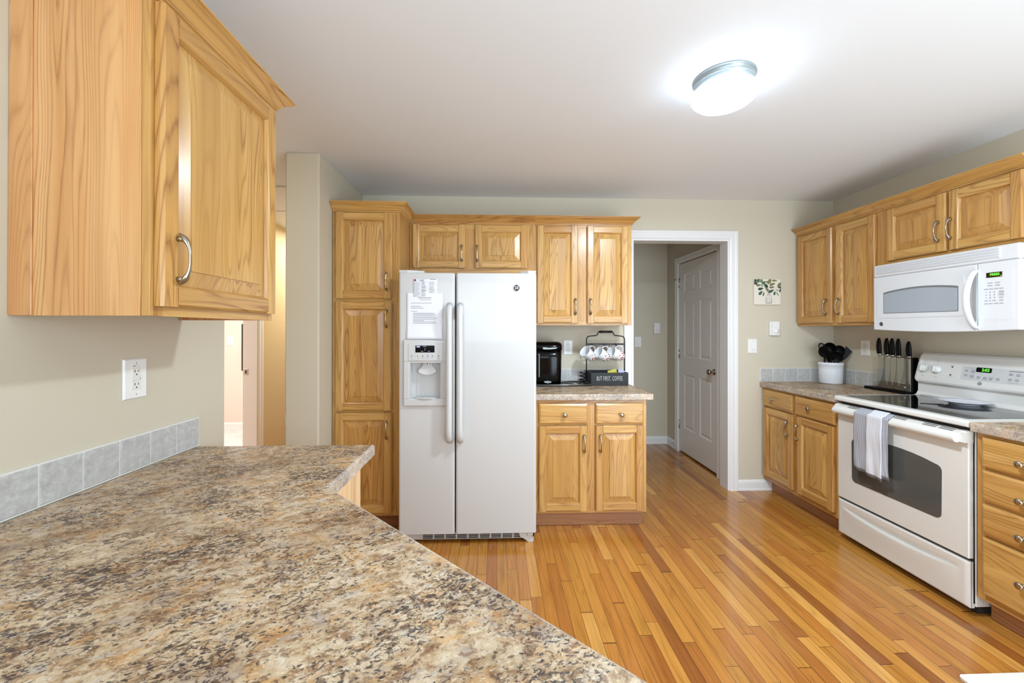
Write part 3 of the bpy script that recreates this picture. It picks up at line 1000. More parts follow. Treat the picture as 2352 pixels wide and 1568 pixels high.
# ------------------------------------------------------------------ wall plates
def plate(name, label, cat, facing, origin, w, h, kind):
    t = Thing(name, label, cat, origin)
    Mf = frame_at(origin, facing)
    b = MB(Mf)
    e = .004
    vs = []
    for ins, y in ((0, -.0005), (0, -.0028), (e, -.0065)):
        vs += [(-w / 2 + ins, y, -h / 2 + ins), (w / 2 - ins, y, -h / 2 + ins), (w / 2 - ins, y, h / 2 - ins), (-w / 2 + ins, y, h / 2 - ins)]
    fs = [(0, 1, 5, 4), (1, 2, 6, 5), (2, 3, 7, 6), (3, 0, 4, 7), (4, 5, 9, 8), (5, 6, 10, 9), (6, 7, 11, 10), (7, 4, 8, 11), (8, 9, 10, 11), (3, 2, 1, 0)]
    b.add(vs, fs)
    cp = t.part('cover_plate', b, 'plate')
    for z in (h / 2 - .014, -h / 2 + .014):
        s = MB(Mf)
        s.lathe([(0, 0), (.0028, 0), (.0028, .001), (0, .0012)], Matrix.Translation((0, -.0062, z)) @ Matrix.Rotation(R(90), 4, 'X'), 10)
        s.box(-.0006, .0006, -.0076, -.0070, z - .0022, z + .0022, 0, 2, 1)
        t.part('screw', s, ['plate_in', 'slot'], cp)
    if kind == 'outlet':
        r = MB(Mf); r.box(-.0165, .0165, -.0085, -.004, -.0335, .0335, .001)
        for zc in (.0205, -.0195):
            for dx, hh in ((-.0062, .0085), (.0062, .0068)):
                r.box(dx - .0009, dx + .0009, -.0088, -.0083, zc + .003 - hh / 2, zc + .003 + hh / 2, 0, 2, 1)
            r.box(-.0085, -.0062, -.0088, -.0083, zc + .0021, zc + .0039, 0, 2, 1)
            r.box(-.0022, .0022, -.0088, -.0083, zc - .0095, zc - .0055, .0003, 2, 1)
        t.part('receptacle', r, ['plate_in', 'slot'])
        q = MB(Mf); q.box(-.0145, .0105, -.0098, -.0083, -.0042, .0042, .0006); q.box(.0130, .0142, -.0090, -.0083, -.0028, .0012, 0, 2, 1)
        q.box(-.0165, .0165, -.0087, -.0084, .0050, .0055, 0, 2, 2); q.box(-.0165, .0165, -.0087, -.0084, -.0055, -.0050, 0, 2, 2)
        t.part('test_button', q, ['plate_in', 'slot', 'grey_pl'])
        q = MB(Mf); q.box(-.010, -.003, -.0069, -.0064, .0385, .0405, 0, 2, 0); q.box(0, .009, -.0068, -.0064, .0398, .0408, 0, 2, 1)
        t.part('marking', q, ['ink_dk', 'ink'], cp)
    elif kind == 'rocker':
        r = MB(Mf); r.box(-.0172, .0172, -.0078, -.004, -.034, .034, .0008, 2, 1)
        r.add([(-.0152, -.0082, -.0315), (.0152, -.0082, -.0315), (.0152, -.0082, .0315), (-.0152, -.0082, .0315),
               (-.0152, -.0125, -.0315), (.0152, -.0125, -.0315), (.0152, -.0092, .0315), (-.0152, -.0092, .0315)],
              [(4, 5, 6, 7), (0, 1, 5, 4), (1, 2, 6, 5), (2, 3, 7, 6), (3, 0, 4, 7)])
        r.box(-.009, .009, -.0126, -.0118, -.027, -.0255, 0, 2, 2)
        t.part('rocker', r, ['plate', 'plate_in', 'grey_pl'])
    elif kind == 'toggle':
        r = MB(Mf); r.box(-.0055, .0055, -.0078, -.004, -.0125, .0125, .0006, 2, 1); r.box(-.0038, .0038, -.018, -.006, -.001, .009, .001)
        t.part('toggle', r, ['plate', 'grey_pl'])
    return t


def thermostat(label, facing, origin, w, h):
    t = Thing('thermostat', label, 'thermostat', origin)
    Mf = frame_at(origin, facing)
    b = MB(Mf); b.box(-w / 2, w / 2, -.026, -.0005, -h / 2, h / 2, .004)
    t.part('housing', b, 'plate')
    d = MB(Mf); d.lathe([(0, 0), (.020, 0), (.020, .004), (.0185, .009), (0, .010)], Matrix.Translation((.010, -.026, -.022)) @ Matrix.Rotation(R(90), 4, 'X'), 28)
    d.box(.006, .014, -.0372, -.0355, -.040, -.004, .001)
    t.part('dial', d, 'plate')
    for z in (.008, -.044):
        s = MB(Mf); s.box(-.030, -.026, -.0268, -.0255, z, z + .036, .0003)
        t.part('vent_slot', s, 'grey_pl')
    m = MB(Mf); m.box(-.002, .022, -.0266, -.0258, .006, .0075)
    t.part('marking', m, 'grey_pl')


plate('wall_outlet', 'white wall outlet with two sockets on the left wall under the foreground cabinet', 'outlet', '+X', (LX, 1.321, 1.197), .083, .124, 'outlet')
plate('wall_outlet', 'white wall outlet between the coffee maker and the mug caddy', 'outlet', '-Y', (.587, BY, 1.202), .077, .119, 'outlet')
plate('wall_outlet', 'white wall outlet on the right wall between utensil crock and knife block', 'outlet', '-X', (RX, 3.097, 1.209), .077, .120, 'outlet')
plate('wall_outlet', 'white outlet low on the tan passage wall, half hidden by the wall corner', 'outlet', '+X', (-2.29, 4.562, .362), .072, .115, 'outlet')
plate('light_switch', 'white rocker light switch between the doorway and the right-hand counter', 'switch', '-Y', (2.152, BY, 1.212), .077, .120, 'rocker')
plate('light_switch', 'white rocker light switch on the hall wall seen through the doorway', 'switch', '-Y', (1.664, 4.82, 1.204), .080, .124, 'rocker')
plate('light_switch', 'white toggle light switch on the pale bathroom wall at far left', 'switch', '-Y', (-3.607, 5.72, 1.192), .085, .125, 'toggle')
thermostat('white thermostat below the small botanical picture', '-Y', (2.331, BY, 1.361), .083, .118)
thermostat('white thermostat on the hall wall seen through the doorway', '-Y', (1.884, 4.82, 1.366), .075, .125)

# bathroom details at the far left
t = Thing('framed_mirror', 'dark framed mirror on the bathroom wall, only its left edge showing', 'mirror', (-3.15, 5.72, .80))
b = MB()
for (x0, x1, z0, z1) in ((-3.455, -3.425, .79, 1.42), (-2.855, -2.825, .79, 1.42), (-3.425, -2.855, .79, .82), (-3.425, -2.855, 1.39, 1.42)):
    b.box(x0, x1, 5.695, 5.719, z0, z1, .003)
t.part('frame', b, 'mirror')
b = MB(); b.box(-3.425, -2.855, 5.708, 5.719, .82, 1.39)
t.part('glass', b, 'steel')
t = Thing('strike_plate', 'brass strike plate on the pink-lit bathroom door jamb', 'strike plate', (-2.385, 4.006, .945))
b = MB(); b.box(-2.405, -2.365, 4.002, 4.0065, .915, .975, .001)
t.part('plate', b, 'nickel')
b = MB(); b.box(-2.392, -2.376, 4.0012, 4.003, .930, .958)
t.part('latch_hole', b, 'mirror')


def boolean_cut(o, mb):
    """subtract a closed builder mesh from object o, applied at once"""
    cut = mb.build('cutter', 'appl')
    cut.location = o.location if o.parent is None else o.parent.matrix_world.translation
    # builder meshes are in world space; bring the cutter into o's frame
    base = Vector((0, 0, 0))
    p = o
    while p is not None:
        base += p.location; p = p.parent
    cut.location = (0, 0, 0)
    me = cut.data
    me.transform(Matrix.Translation(-base))
    par, o.parent, loc = o.parent, None, o.location.copy()
    o.location = (0, 0, 0)
    m = o.modifiers.new('b', 'BOOLEAN'); m.object = cut; m.operation = 'DIFFERENCE'; m.solver = 'EXACT'
    dg = bpy.context.evaluated_depsgraph_get(); dg.update()
    new = bpy.data.meshes.new_from_object(o.evaluated_get(dg))
    o.modifiers.clear(); o.data = new
    o.parent = par; o.location = loc
    bpy.data.objects.remove(cut)


def round_rect(x0, x1, z0, z1, r, n=6):
    P = []
    for cx, cz, a0 in ((x1 - r, z0 + r, -90), (x1 - r, z1 - r, 0), (x0 + r, z1 - r, 90), (x0 + r, z0 + r, 180)):
        for k in range(n + 1):
            a = R(a0 + 90 * k / n); P.append((cx + r * math.cos(a), cz + r * math.sin(a)))
    return P


def wedge(b, pts, facex, t0, t1, mat=0, smooth=False):
    """polygon in (y,z) extruded along x from t0 to t1"""
    b.prism(pts, lambda u, v, s: (s, u, v), t0, t1, 2, mat, smooth)


# ------------------------------------------------------------------ refrigerator
def refrigerator():
    F = Thing('refrigerator', 'white side-by-side refrigerator with papers and a water dispenser', 'refrigerator', (-.184, 3.0, 0))
    yf = 2.596
    XL, XR, XG = -.615, .248, -.262
    b = MB(); b.box(XL + .004, XR - .004, 2.672, 3.37, .035, 1.700, .004)
    F.part('body', b, 'appl')
    b = MB(); b.box(XL + .012, XR - .012, 2.664, 2.674, .075, 1.69)
    F.part('door_gasket', b, 'dark_gap')

    def door(x0, x1):
        m = MB()
        r = .014
        P = [(x0, 2.664), (x0, yf + r)] + [(x0 + r - r * math.cos(R(a)), yf + r - r * math.sin(R(a))) for a in (22, 45, 68, 90)]
        P += [(x1 - r + r * math.sin(R(a)), yf + r - r * math.cos(R(a))) for a in (0, 22, 45, 68, 90)] + [(x1, 2.664)]
        n = len(P); vs = []; fs = []
        for z, ins in ((.066, .004), (.070, 0), (1.700, 0), (1.705, .005)):
            cx = (x0 + x1) / 2
            for (x, y) in P:
                vs.append((x + (ins if x < cx else -ins), y + (ins if y < 2.63 else 0), z))
        for k in range(3):
            for i in range(n):
                fs.append((k * n + i, k * n + (i + 1) % n, (k + 1) * n + (i + 1) % n, (k + 1) * n + i))
        fs.append(tuple(range(n))[::-1]); fs.append(tuple(range(3 * n, 4 * n)))
        m.add(vs, fs)
        return m

    fz = F.part('freezer_door', door(XL, XG - .0035), 'appl')
    rf = F.part('fridge_door', door(XG + .0035, XR), 'appl')
    cut = MB(); cut.box(-.546, -.346, yf - .05, yf + .062, .912, 1.150)
    boolean_cut(fz, cut)
    # handles: long bowed bars
    for nm, xc, par in (('freezer_handle', -.296, fz), ('fridge_handle', -.230, rf)):
        m = MB(); n = 29; path = []; rad = []
        for i in range(n):
            s = i / (n - 1); z = .650 + s * .857
            e = min(s, 1 - s) / .06
            out = .050 if e >= 1 else .050 * (1 - (1 - e) ** 2.2) ** .7 + .0005
            path.append((xc, yf - out + .006 * math.cos((s - .5) * 2.4) - .006, z)); rad.append(.0185)
        m.tube(path, rad, 16, flat=(1.0, .78), up=(0, -1, .001))
        m.box(xc - .010, xc + .010, yf - .046, yf + .001, .672, .712, .004); m.box(xc - .010, xc + .010, yf - .046, yf + .001, 1.445, 1.485, .004)
        F.part(nm, m, 'appl', par)
    # dispenser
    m = MB()
    x0, x1, z0, z1 = -.582, -.320, .874, 1.285
    def ring(xa, xb, za, zb): m.box(xa, xb, yf - .016, yf + .002, za, zb, .004)
    ring(x0, x1, 1.149, z1); ring(x0, x1, z0, .917); ring(x0, -.546, .917, 1.149); ring(-.346, x1, .917, 1.149)
    m.box(-.552, -.340, yf - .0185, yf - .014, 1.156, 1.262, .002)
    dp = F.part('dispenser', m, 'appl', fz)
    m = MB()
    m.box(-.5455, -.3465, yf + .055, yf + .061, .913, 1.149)
    m.box(-.5455, -.540, yf - .012, yf + .06, .913, 1.149); m.box(-.352, -.3465, yf - .012, yf + .06, .913, 1.149)
    m.box(-.54, -.352, yf - .012, yf + .06, .913, .918); m.box(-.54, -.352, yf - .012, yf + .06, 1.142, 1.149)
    m.lathe([(0, .918), (.075, .918), (.078, .922), (.062, .9235), (0, .9225)], Matrix.Translation((-.446, yf + .016, 0)) @ Matrix.Diagonal((1, .55, 1, 1)), 28)
    m.box(-.512, -.510, yf + .052, yf + .056, .925, 1.14)
    F.part('dispenser_niche', m, 'appl', fz)
    m = MB()
    P = [(-.462, 1.142), (-.475, 1.112), (-.494, 1.094), (-.495, 1.082), (-.474, 1.070), (-.440, 1.064), (-.406, 1.070), (-.385, 1.082), (-.386, 1.094), (-.405, 1.112), (-.418, 1.142)]
    m.prism(P, lambda u, v, s: (u, s - (1.142 - v) * .22, v), yf + .028, yf + .034)
    m.lathe([(.009, 0), (.009, .012), (.006, .014)], Matrix.Translation((-.432, yf + .02, 1.132)), 12, mat=1)
    F.part('dispenser_paddle', m, ['appl', 'steel'], fz)
    m = MB()
    m.box(-.507, -.389, yf - .0205, yf - .018, 1.207, 1.250, .001, 2, 0)
    m.box(-.500, -.478, yf - .0209, yf - .0204, 1.238, 1.247, 0, 2, 1)
    m.box(-.449, -.447, yf - .0209, yf - .0204, 1.216, 1.236, 0, 2, 2)
    for x in (-.472, -.430): m.box(x, x + .014, yf - .0209, yf - .0204, 1.213, 1.216, 0, 2, 2)
    m.box(-.462, -.438, yf - .0209, yf - .0204, 1.243, 1.246, 0, 2, 2)
    F.part('dispenser_display', m, ['black_gloss', 'lilac', 'ink'], fz)
    for x in (-.530, -.492, -.462, -.432, -.402, -.364):
        m = MB()
        big = x in (-.530, -.364)
        m.box(x - .007, x + .007, yf - .0192, yf - .018, 1.172, 1.1745, 0, 2, 0)
        m.box(x - .003, x + .003, yf - .0192, yf - .018, 1.182, 1.1875, 0, 2, 1)
        if big: m.box(x - .005, x + .005, yf - .0192, yf - .018, 1.164, 1.166, 0, 2, 0)
        if x == -.492: m.lathe([(0, 0), (.003, 0), (.003, .001), (0, .001)], Matrix.Translation((-.492, yf - .018, 1.189)) @ Matrix.Rotation(R(90), 4, 'X'), 10, mat=2)
        F.part('dispenser_button', m, ['ink', 'ink_dk', 'led_green'], fz)
    # round badge
    m = MB()
    T = Matrix.Translation((.122, yf, 1.612)) @ Matrix.Rotation(R(90), 4, 'X')
    m.lathe([(0, 0), (.0215, 0), (.0215, .003), (.0195, .0045), (.0182, .0036), (0, .0036)], T, 36, 0)
    m.lathe([(0, .0036), (.0182, .0036), (.0182, .0040), (0, .0040)], T, 36, 1)
    text_piece(m, 'GE', .023, T @ Matrix.Translation((0, 0, .0042)), 0, .8)
    for s in (1, -1):
        for ph in (0, 90):
            a = R(45 + ph)
            pth = [T @ Vector((s * (.0135 * math.cos(a + q * .28) ), s * .0135 * math.sin(a + q * .28), .0044)) for q in (-1, -.5, 0, .5, 1)]
            m.tube(pth, .0011, 5, 0)
    F.part('badge', m, ['badge_lt', 'badge_dk'], rf)
    # hinge covers
    for nm, x0, x1, sgn in (('hinge_cover', XL + .002, XL + .15, 1), ('hinge_cover', XR - .10, XR - .002, -1)):
        m = MB()
        a, e = (x0, x1) if sgn > 0 else (x1, x0)
        P = [(a, 2.605), (a + sgn * .05, 2.603), (e, 2.640), (e, 2.72), (a, 2.72)]
        m.prism(P, lambda u, v, z: (u, v, z), 1.7055, 1.722)
        F.part(nm, m, 'appl')
    # base grille and feet
    m = MB()
    m.box(XL + .02, XR - .075, 2.632, 2.668, .018, .060, .003, 2, 0)
    for k in range(9):
        xa = -.47 + k * .072
        for z in (.026, .036, .046):
            m.box(xa + .002, xa + .064, 2.6295, 2.6335, z, z + .0055, 0, 2, 1)
    F.part('base_grille', m, ['appl', 'dark_gap'])
    for s, nm in ((XR - .05, 1), (XL + .05, -1)):
        m = MB()
        P = [(s - nm * .06, .058), (s - nm * .05, .034), (s - nm * .02, .018), (s, .002), (s + nm * .022, .0), (s + nm * .034, .004), (s + nm * .036, .058)]
        m.prism(P, lambda u, v, t_: (u, t_, v), 2.618, 2.70)
        m.box(s - .006, s + .030 * nm, 2.612, 2.64, .040, .062, .003)
        m.box(s + nm * .022, s + nm * .040, 2.616, 2.64, .036, .062, .002, 2, 1)
        F.part('foot', m, ['appl', 'dark_gap'])


refrigerator()


def paper(name, label, x0, x1, z0, z1, y, curl, lines, group=None):
    t = Thing(name, label, 'paper', ((x0 + x1) / 2, y, z0))
    m = MB(); n = 16; vs = []; fs = []
    def off(u, v): return curl * max(0, (1 - v) - .62) ** 2 * (.35 + .65 * u) * 2.2 + curl * .12 * u * u
    for layer in (0, .0005):
        for j in range(n + 1):
            for i in range(n + 1):
                u, v = i / n, j / n
                vs.append((x0 + (x1 - x0) * u, y - off(u, v) - layer, z0 + (z1 - z0) * v))
    q = (n + 1) * (n + 1)
    for j in range(n):
        for i in range(n):
            a = j * (n + 1) + i
            fs.append((a, a + 1, a + n + 2, a + n + 1)); fs.append((q + a, q + a + n + 1, q + a + n + 2, q + a + 1))
    edge = [i for i in range(n + 1)] + [j * (n + 1) + n for j in range(1, n + 1)] + [n * (n + 1) + i for i in range(n - 1, -1, -1)] + [j * (n + 1) for j in range(n - 1, 0, -1)]
    for k in range(len(edge)):
        a, b_ = edge[k], edge[(k + 1) % len(edge)]
        fs.append((a, b_, q + b_, q + a))
    m.add(vs, fs, 2, 0, True)
    sheet = t.part('sheet', m, 'paper')
    p = MB()
    for (u0, u1, v, h, mt) in lines:
        xa, xb = x0 + (x1 - x0) * u0, x0 + (x1 - x0) * u1
        z = z0 + (z1 - z0) * v
        ya = y - off((u0 + u1) / 2, v) - .0007
        p.add([(xa, y - off(u0, v) - .0008, z), (xb, y - off(u1, v) - .0008, z), (xb, y - off(u1, v) - .0008, z + h), (xa, y - off(u0, v) - .0008, z + h)], [(0, 1, 2, 3)], 2, mt)
    t.part('print', p, ['ink', 'ink_dk', 'ink_red'], sheet)
    return t


random.seed(3)
L = [(.32, .69, .885, .005, 0), (.36, .68, .845, .003, 0), (.12, .70, .775, .003, 0), (.12, .40, .70, .004, 0), (.12, .48, .665, .003, 0), (.12, .30, .595, .003, 0)]
for v in (.555, .53, .505, .475, .45, .42, .395, .37, .34):
    L.append((.18, .18 + random.choice((.64, .60, .66, .3, .62)), v, .0032, 0))
paper('letter', 'white letter sheet on the freezer door above the dispenser, bottom corner curling', -.566, -.341, 1.289, 1.578, 2.5945, .05, L)
L = [(.03, .11, .90, .010, 2), (.02, .12, .885, .004, 1), (.16, .28, .93, .003, 0), (.30, .46, .94, .004, 0), (.26, .44, .885, .003, 1), (.70, .96, .955, .005, 0)]
for k in range(21):
    v = .84 - k * .040
    L.append((.03, .03 + random.uniform(.16, .26), v, .0019, 0)); L.append((.27, .29, v, .0019, 0))
    L.append((.33, .33 + random.uniform(.13, .24), v, .0019, random.choice((0, 0, 1))))
    if k % 7 != 6 and k < 18: L.append((.66, .66 + random.uniform(.16, .30), v, .0019, random.choice((0, 0, 1))))
L += [(.605, .61, .05, .098, 0), (.62, .88, .03, .003, 1), (.63, .72, .12, .0025, 1)]
paper('contact_card', 'small printed contact card at the top of the freezer door', -.523, -.376, 1.554, 1.665, 2.593, .0, L)
random.seed(11)


# ------------------------------------------------------------------ coffee corner
CT = .9145
t = Thing('coffee_tray', 'flat black wire-rimmed tray under the coffee maker', 'tray', (.50, 3.25, CT))
b = MB(); b.prism([(.265, 3.135), (.728, 3.135), (.728, 3.376), (.265, 3.376)], lambda u, v, z: (u, v, z), CT + .0008, CT + .008)
t.part('base', b, 'black_matte')
b = MB(); b.tube([(.27, 3.14, CT + .011), (.722, 3.14, CT + .011), (.722, 3.370, CT + .011), (.27, 3.37, CT + .011)], .0042, 8, closed=True)
t.part('rim', b, 'steel')
b = MB()
for (x0, x1, y) in ((.565, .665, 3.165), (.565, .665, 3.235)): b.tube([(x0, y, CT + .0115), (x1, y, CT + .0115)], .0028, 6)
b.tube([(.665, 3.165, CT + .0115), (.665, 3.235, CT + .0115)], .0028, 6); b.tube([(.565, 3.165, CT + .0115), (.565, 3.235, CT + .0115)], .0028, 6)
for k in range(7): b.tube([(.575 + k * .0135, 3.168, CT + .0105), (.575 + k * .0135, 3.232, CT + .0105)], .0012, 5)
t.part('drip_grid', b, 'steel')


def coffee_maker():
    t = Thing('coffee_maker', 'glossy black single-serve coffee maker beside the fridge', 'coffee maker', (.375, 3.24, CT + .009))
    z0 = CT + .0085
    def shell(prof, x0, x1, m, mat=0, n=18):
        # rounded-front column: super-ellipse sections stacked in z
        vs = []; fs = []
        for (z, sx, y0, y1) in prof:
            cx, cy = (x0 + x1) / 2, (y0 + y1) / 2
            for k in range(n * 2):
                a = 2 * math.pi * k / (n * 2)
                ca, sa = math.cos(a), math.sin(a)
                ex = 2 / 4.2
                vs.append((cx + (x1 - x0) / 2 * sx * math.copysign(abs(ca) ** ex, ca), cy + (y1 - y0) / 2 * math.copysign(abs(sa) ** ex, sa), z))
        N = n * 2
        for r_ in range(len(prof) - 1):
            for k in range(N): fs.append((r_ * N + k, r_ * N + (k + 1) % N, (r_ + 1) * N + (k + 1) % N, (r_ + 1) * N + k))
        fs.append(tuple(range(N))[::-1]); fs.append(tuple(range((len(prof) - 1) * N, len(prof) * N)))
        m.add(vs, fs, 2, mat, True)
    b = MB()
    shell([(z0, .97, 3.16, 3.375), (z0 + .05, .97, 3.155, 3.375), (z0 + .20, .99, 3.15, 3.375), (z0 + .272, 1.0, 3.145, 3.375)], .272, .505, b)
    t.part('body', b, 'black_gloss')
    b = MB()
    shell([(z0 + .273, 1.0, 3.140, 3.375), (z0 + .300, 1.0, 3.142, 3.375), (z0 + .318, .96, 3.155, 3.37), (z0 + .329, .84, 3.18, 3.36), (z0 + .333, .6, 3.22, 3.33)], .270, .509, b)
    lid = t.part('lid', b, 'black_gloss')
    b = MB()
    b.prism([(.345, 1.205), (.352, 1.215), (.40, 1.210), (.455, 1.213), (.452, 1.204), (.40, 1.1985), (.355, 1.199)], lambda u, v, s: (u, s, v), 3.128, 3.15)
    t.part('lid_handle', b, 'lamp_metal', lid)
    b = MB(); b.box(.318, .325, 3.1405, 3.16, .985, 1.165, .002)
    t.part('side_strip', b, 'lamp_metal')  # thin silver strip down the front of the body
    b = MB(); b.prism([(.360, .945), (.385, .938), (.415, .943), (.415, .951), (.385, .956), (.360, .953)], lambda u, v, s: (u, s, v), 3.146, 3.165)
    t.part('highlight_plate', b, 'lamp_metal')  # silver plate standing in for a highlight on the black body


coffee_maker()

b = MB(); pts = []
for k in range(40):
    a = k * .42
    pts.append((.700 + .026 * math.cos(a) * (1 - .004 * k), 3.350 + .014 * math.sin(a), CT + .012 + .0020 * k))
b.tube(pts, .0045, 7)
tag(b.build('power_cord', 'black_matte', None, (.700, 3.350, CT)), 'coiled black power cord on the coffee tray behind the caddy', 'cord')

# caddy: charcoal box with a wire hanger
t = Thing('mug_caddy', 'charcoal wooden caddy lettered BUT FIRST, COFFEE. with a wire mug rack', 'mug rack', (.872, 3.27, CT))
x0, x1, y0, y1, zb, zt = .728, 1.020, 3.172, 3.385, CT + .001, 1.015
b = MB()
b.box(x0, x1, y0, y0 + .011, zb, zt, .001, 0); b.box(x0, x1, y1 - .011, y1, zb, zt, .001, 0)
b.box(x0, x0 + .011, y0 + .011, y1 - .011, zb, zt, .001); b.box(x1 - .011, x1, y0 + .011, y1 - .011, zb, zt, .001); b.box(x0 + .011, x1 - .011, y0 + .011, y1 - .011, zb, zb + .010)
bx = t.part('box', b, 'black_wood')
b = MB()
T = Matrix.Translation((.876, y0 - .0006, .969)) @ Matrix.Rotation(R(90), 4, 'X')
text_piece(b, 'BUT FIRST, COFFEE.', .050, T, 0, .395, space=1.22, thin=-.0009)
t.part('lettering', b, 'white_ink', bx)
yr = 3.283
b = MB()
path = [(.716, yr, .955), (.716, yr, 1.262)]
path += [(.716 + .024 * (1 - math.cos(R(a))), yr, 1.270 + .026 * math.sin(R(a))) for a in (20, 45, 70)] + [(.745, yr, 1.298), (.792, yr, 1.302)]
path += [(.803, yr, 1.307), (.808, yr, 1.320), (.813, yr, 1.331), (.822, yr, 1.334)]
full = path + [(1.742 - p[0], p[1], p[2]) for p in path[::-1]]
b.tube(full, .0045, 8)
t.part('wire_hanger', b, 'black_matte')
b = MB(); b.tube([(.820, yr, 1.332), (.922, yr, 1.332)], .0095, 14)
t.part('grip', b, 'black_matte')
b = MB(); b.box(.716, 1.026, yr - .002, yr + .002, 1.226, 1.240, .0005)
t.part('hook_bar', b, 'black_matte')
hooks = [.768, .862, .958]
for hx in hooks:
    b = MB()
    for s in (-1, 1):
        dx = .010 * s
        b.tube([(hx + dx, yr, 1.238), (hx + dx, yr + s * .012, 1.237), (hx + dx, yr + s * .026, 1.222), (hx + dx, yr + s * .036, 1.210), (hx + dx, yr + s * .048, 1.212), (hx + dx, yr + s * .052, 1.222)], .0026, 7)
    t.part('hook', b, 'black_matte')


def mug(label, hang, axis, up_hint, zh=.060):
    """mug hung by its handle: hang = point of the handle that rests in the hook; axis = from base to mouth; handle on the up side"""
    a = Vector(axis).normalized()
    u = Vector(up_hint); u = (u - a * u.dot(a)).normalized()
    w = a.cross(u)
    H, rm, rb = .108, .0470, .032
    # handle apex is at height .052 and radius .067
    an0 = math.asin(max(-1, min(1, (zh - .060) / .035)))
    base = Vector(hang) - a * zh - u * (.0405 + .037 * max(.02, math.cos(an0)) ** .8 - .004 - .0035)
    T = Matrix((( *u, 0), (*w, 0), (*a, 0), (0, 0, 0, 1))).transposed()
    T[3][3] = 1; T.translation = base
    t = Thing('mug', label, 'mug', base, 'mugs on the caddy hooks')
    def rr(z): return rb + (rm - rb) * min(1, (z / H)) ** .75
    prof = [(0, .003), (rb * .72, .003), (rb * .80, 0), (rb * .88, .002), (rb, .008)] + [(rr(z), z) for z in (.02, .035, .05, .065, .08, .095, .103)] + [(rm + .0012, H - .001), (rm, H), (rm - .0022, H - .001)]
    prof += [(rr(z) - .0035, z) for z in (.09, .065, .04, .02)] + [(rb - .006, .010), (0, .008)]
    b = MB(); b.lathe(prof, T, 36, 0, 2, True, .5, lambda an, r, z: (an * .034 + .3, z if (r > rr(max(0, z)) - .003 and z > .001) else .11, 0))
    t.part('body', b, 'mug')
    b = MB()
    pth = []
    for k in range(17):
        q = k / 16
        an = R(-96 + 192 * q)
        r = rr(.056) - .004 + .037 * math.cos(an) ** .8 if math.cos(an) > 0 else rr(.056) - .004
        z = .060 + .035 * math.sin(an)
        pth.append(T @ Vector((max(r, rr(z) - .002), 0, z)))
    b.tube(pth, .0052, 9, flat=(1.25, .7), up=tuple(a))
    t.part('handle', b, 'dish')
    return t


HZ = 1.2145
for hx, nm, ax, zh in ((hooks[0], 'first white mug with red leaves on the caddy, nearest the coffee maker, mouth turned left', (-.76, -.50, .60), .066),
                   (hooks[1], 'white mug with red leaves in the middle of the front row on the caddy', (-.84, -.36, .50), .080),
                   (hooks[2], 'white mug with red leaves at the doorway end of the caddy front row', (-.90, -.22, .38), .088)):
    mug(nm, (hx - .010, yr - .047, HZ), ax, (.30, -.10, .95), zh)
for hx, nm in ((hooks[1], 'white mug hanging on the back hook behind the middle mug'), (hooks[2], 'white mug hanging on the back hook behind the doorway-end mug')):
    mug(nm, (hx + .010, yr + .050, HZ), (-.80, .30, .50), (.30, .10, .95), .070)

t = Thing('sweetener_packet', 'yellow sweetener packet standing in the lettered caddy', 'packet', (.945, 3.30, .95))
b = MB(Matrix.Translation((.948, 3.262, .93)) @ Matrix.Rotation(R(-14), 4, 'Y') @ Matrix.Rotation(R(-20), 4, 'X'))
b.prism([(-.036, 0), (.036, 0), (.036, .104), (-.036, .104)], lambda u, v, s: (u, s * (1.0 if abs(u) < .03 else .3), v), -.004, .004)
t.part('sachet', b, 'yellow')
t = Thing('sweetener_packet', 'lilac sweetener packet leaning in the caddy in front of the yellow one', 'packet', (.99, 3.26, .95))
b = MB(Matrix.Translation((.984, 3.228, .928)) @ Matrix.Rotation(R(6), 4, 'Y') @ Matrix.Rotation(R(-12), 4, 'X'))
b.prism([(-.031, 0), (.026, 0), (.026, .096), (-.031, .105)], lambda u, v, s: (u, s, v), -.004, .004)
t.part('sachet', b, 'lilac')


# ------------------------------------------------------------------ utensil crock and utensils
CK = Vector((2.722, 3.270, .9148))
t = Thing('utensil_crock', 'white ceramic crock full of black utensils in the corner', 'crock', CK)
b = MB(); T = Matrix.Translation(CK)
b.lathe([(0, .001), (.076, .001), (.080, .005), (.0815, .11), (.083, .148), (.0855, .150), (.0855, .168), (.084, .171), (.0815, .171), (.080, .168), (.077, .02), (0, .016)], T, 48)
t.part('pot', b, 'crock')


def utensil(name, label, foot, head, build):
    """foot and head are world points of the shaft; build(b, T, L) adds the head in a frame at head whose z runs along the shaft"""
    f, h = Vector(foot), Vector(head)
    z = (h - f).normalized()
    view = Vector((-.62, -.76, 0)); x = view.cross(z).normalized(); y = z.cross(x)
    T = Matrix(((*x, 0), (*y, 0), (*z, 0), (0, 0, 0, 1))).transposed(); T.translation = h
    t = Thing(name, label, 'utensil', f, 'black utensils in the crock')
    b = MB(); b.tube([f, h], .0062, 10, flat=(1.2, .8)); t.part('handle', b, 'black')
    b = MB(T); build(b); t.part('head', b, 'black')


def spoon_head(w, l, d):
    def f(b):
        n, m = 20, 8; vs = []; fs = []
        for j in range(m + 1):
            for k in range(n):
                a = 2 * math.pi * k / n; r = j / m
                x, z = w * r * math.cos(a), l * r * math.sin(a) + l * .92
                y = d * (1 - r * r)
                vs.append((x, -y + d, z))
        for j in range(m):
            for k in range(n): fs.append((j * n + k, j * n + (k + 1) % n, (j + 1) * n + (k + 1) % n, (j + 1) * n + k))
        b.add(vs, fs, 2, 0, True)
        b.add([(v[0], v[1] + .003, v[2]) for v in vs], [q[::-1] for q in fs], 2, 0, True)
    return f


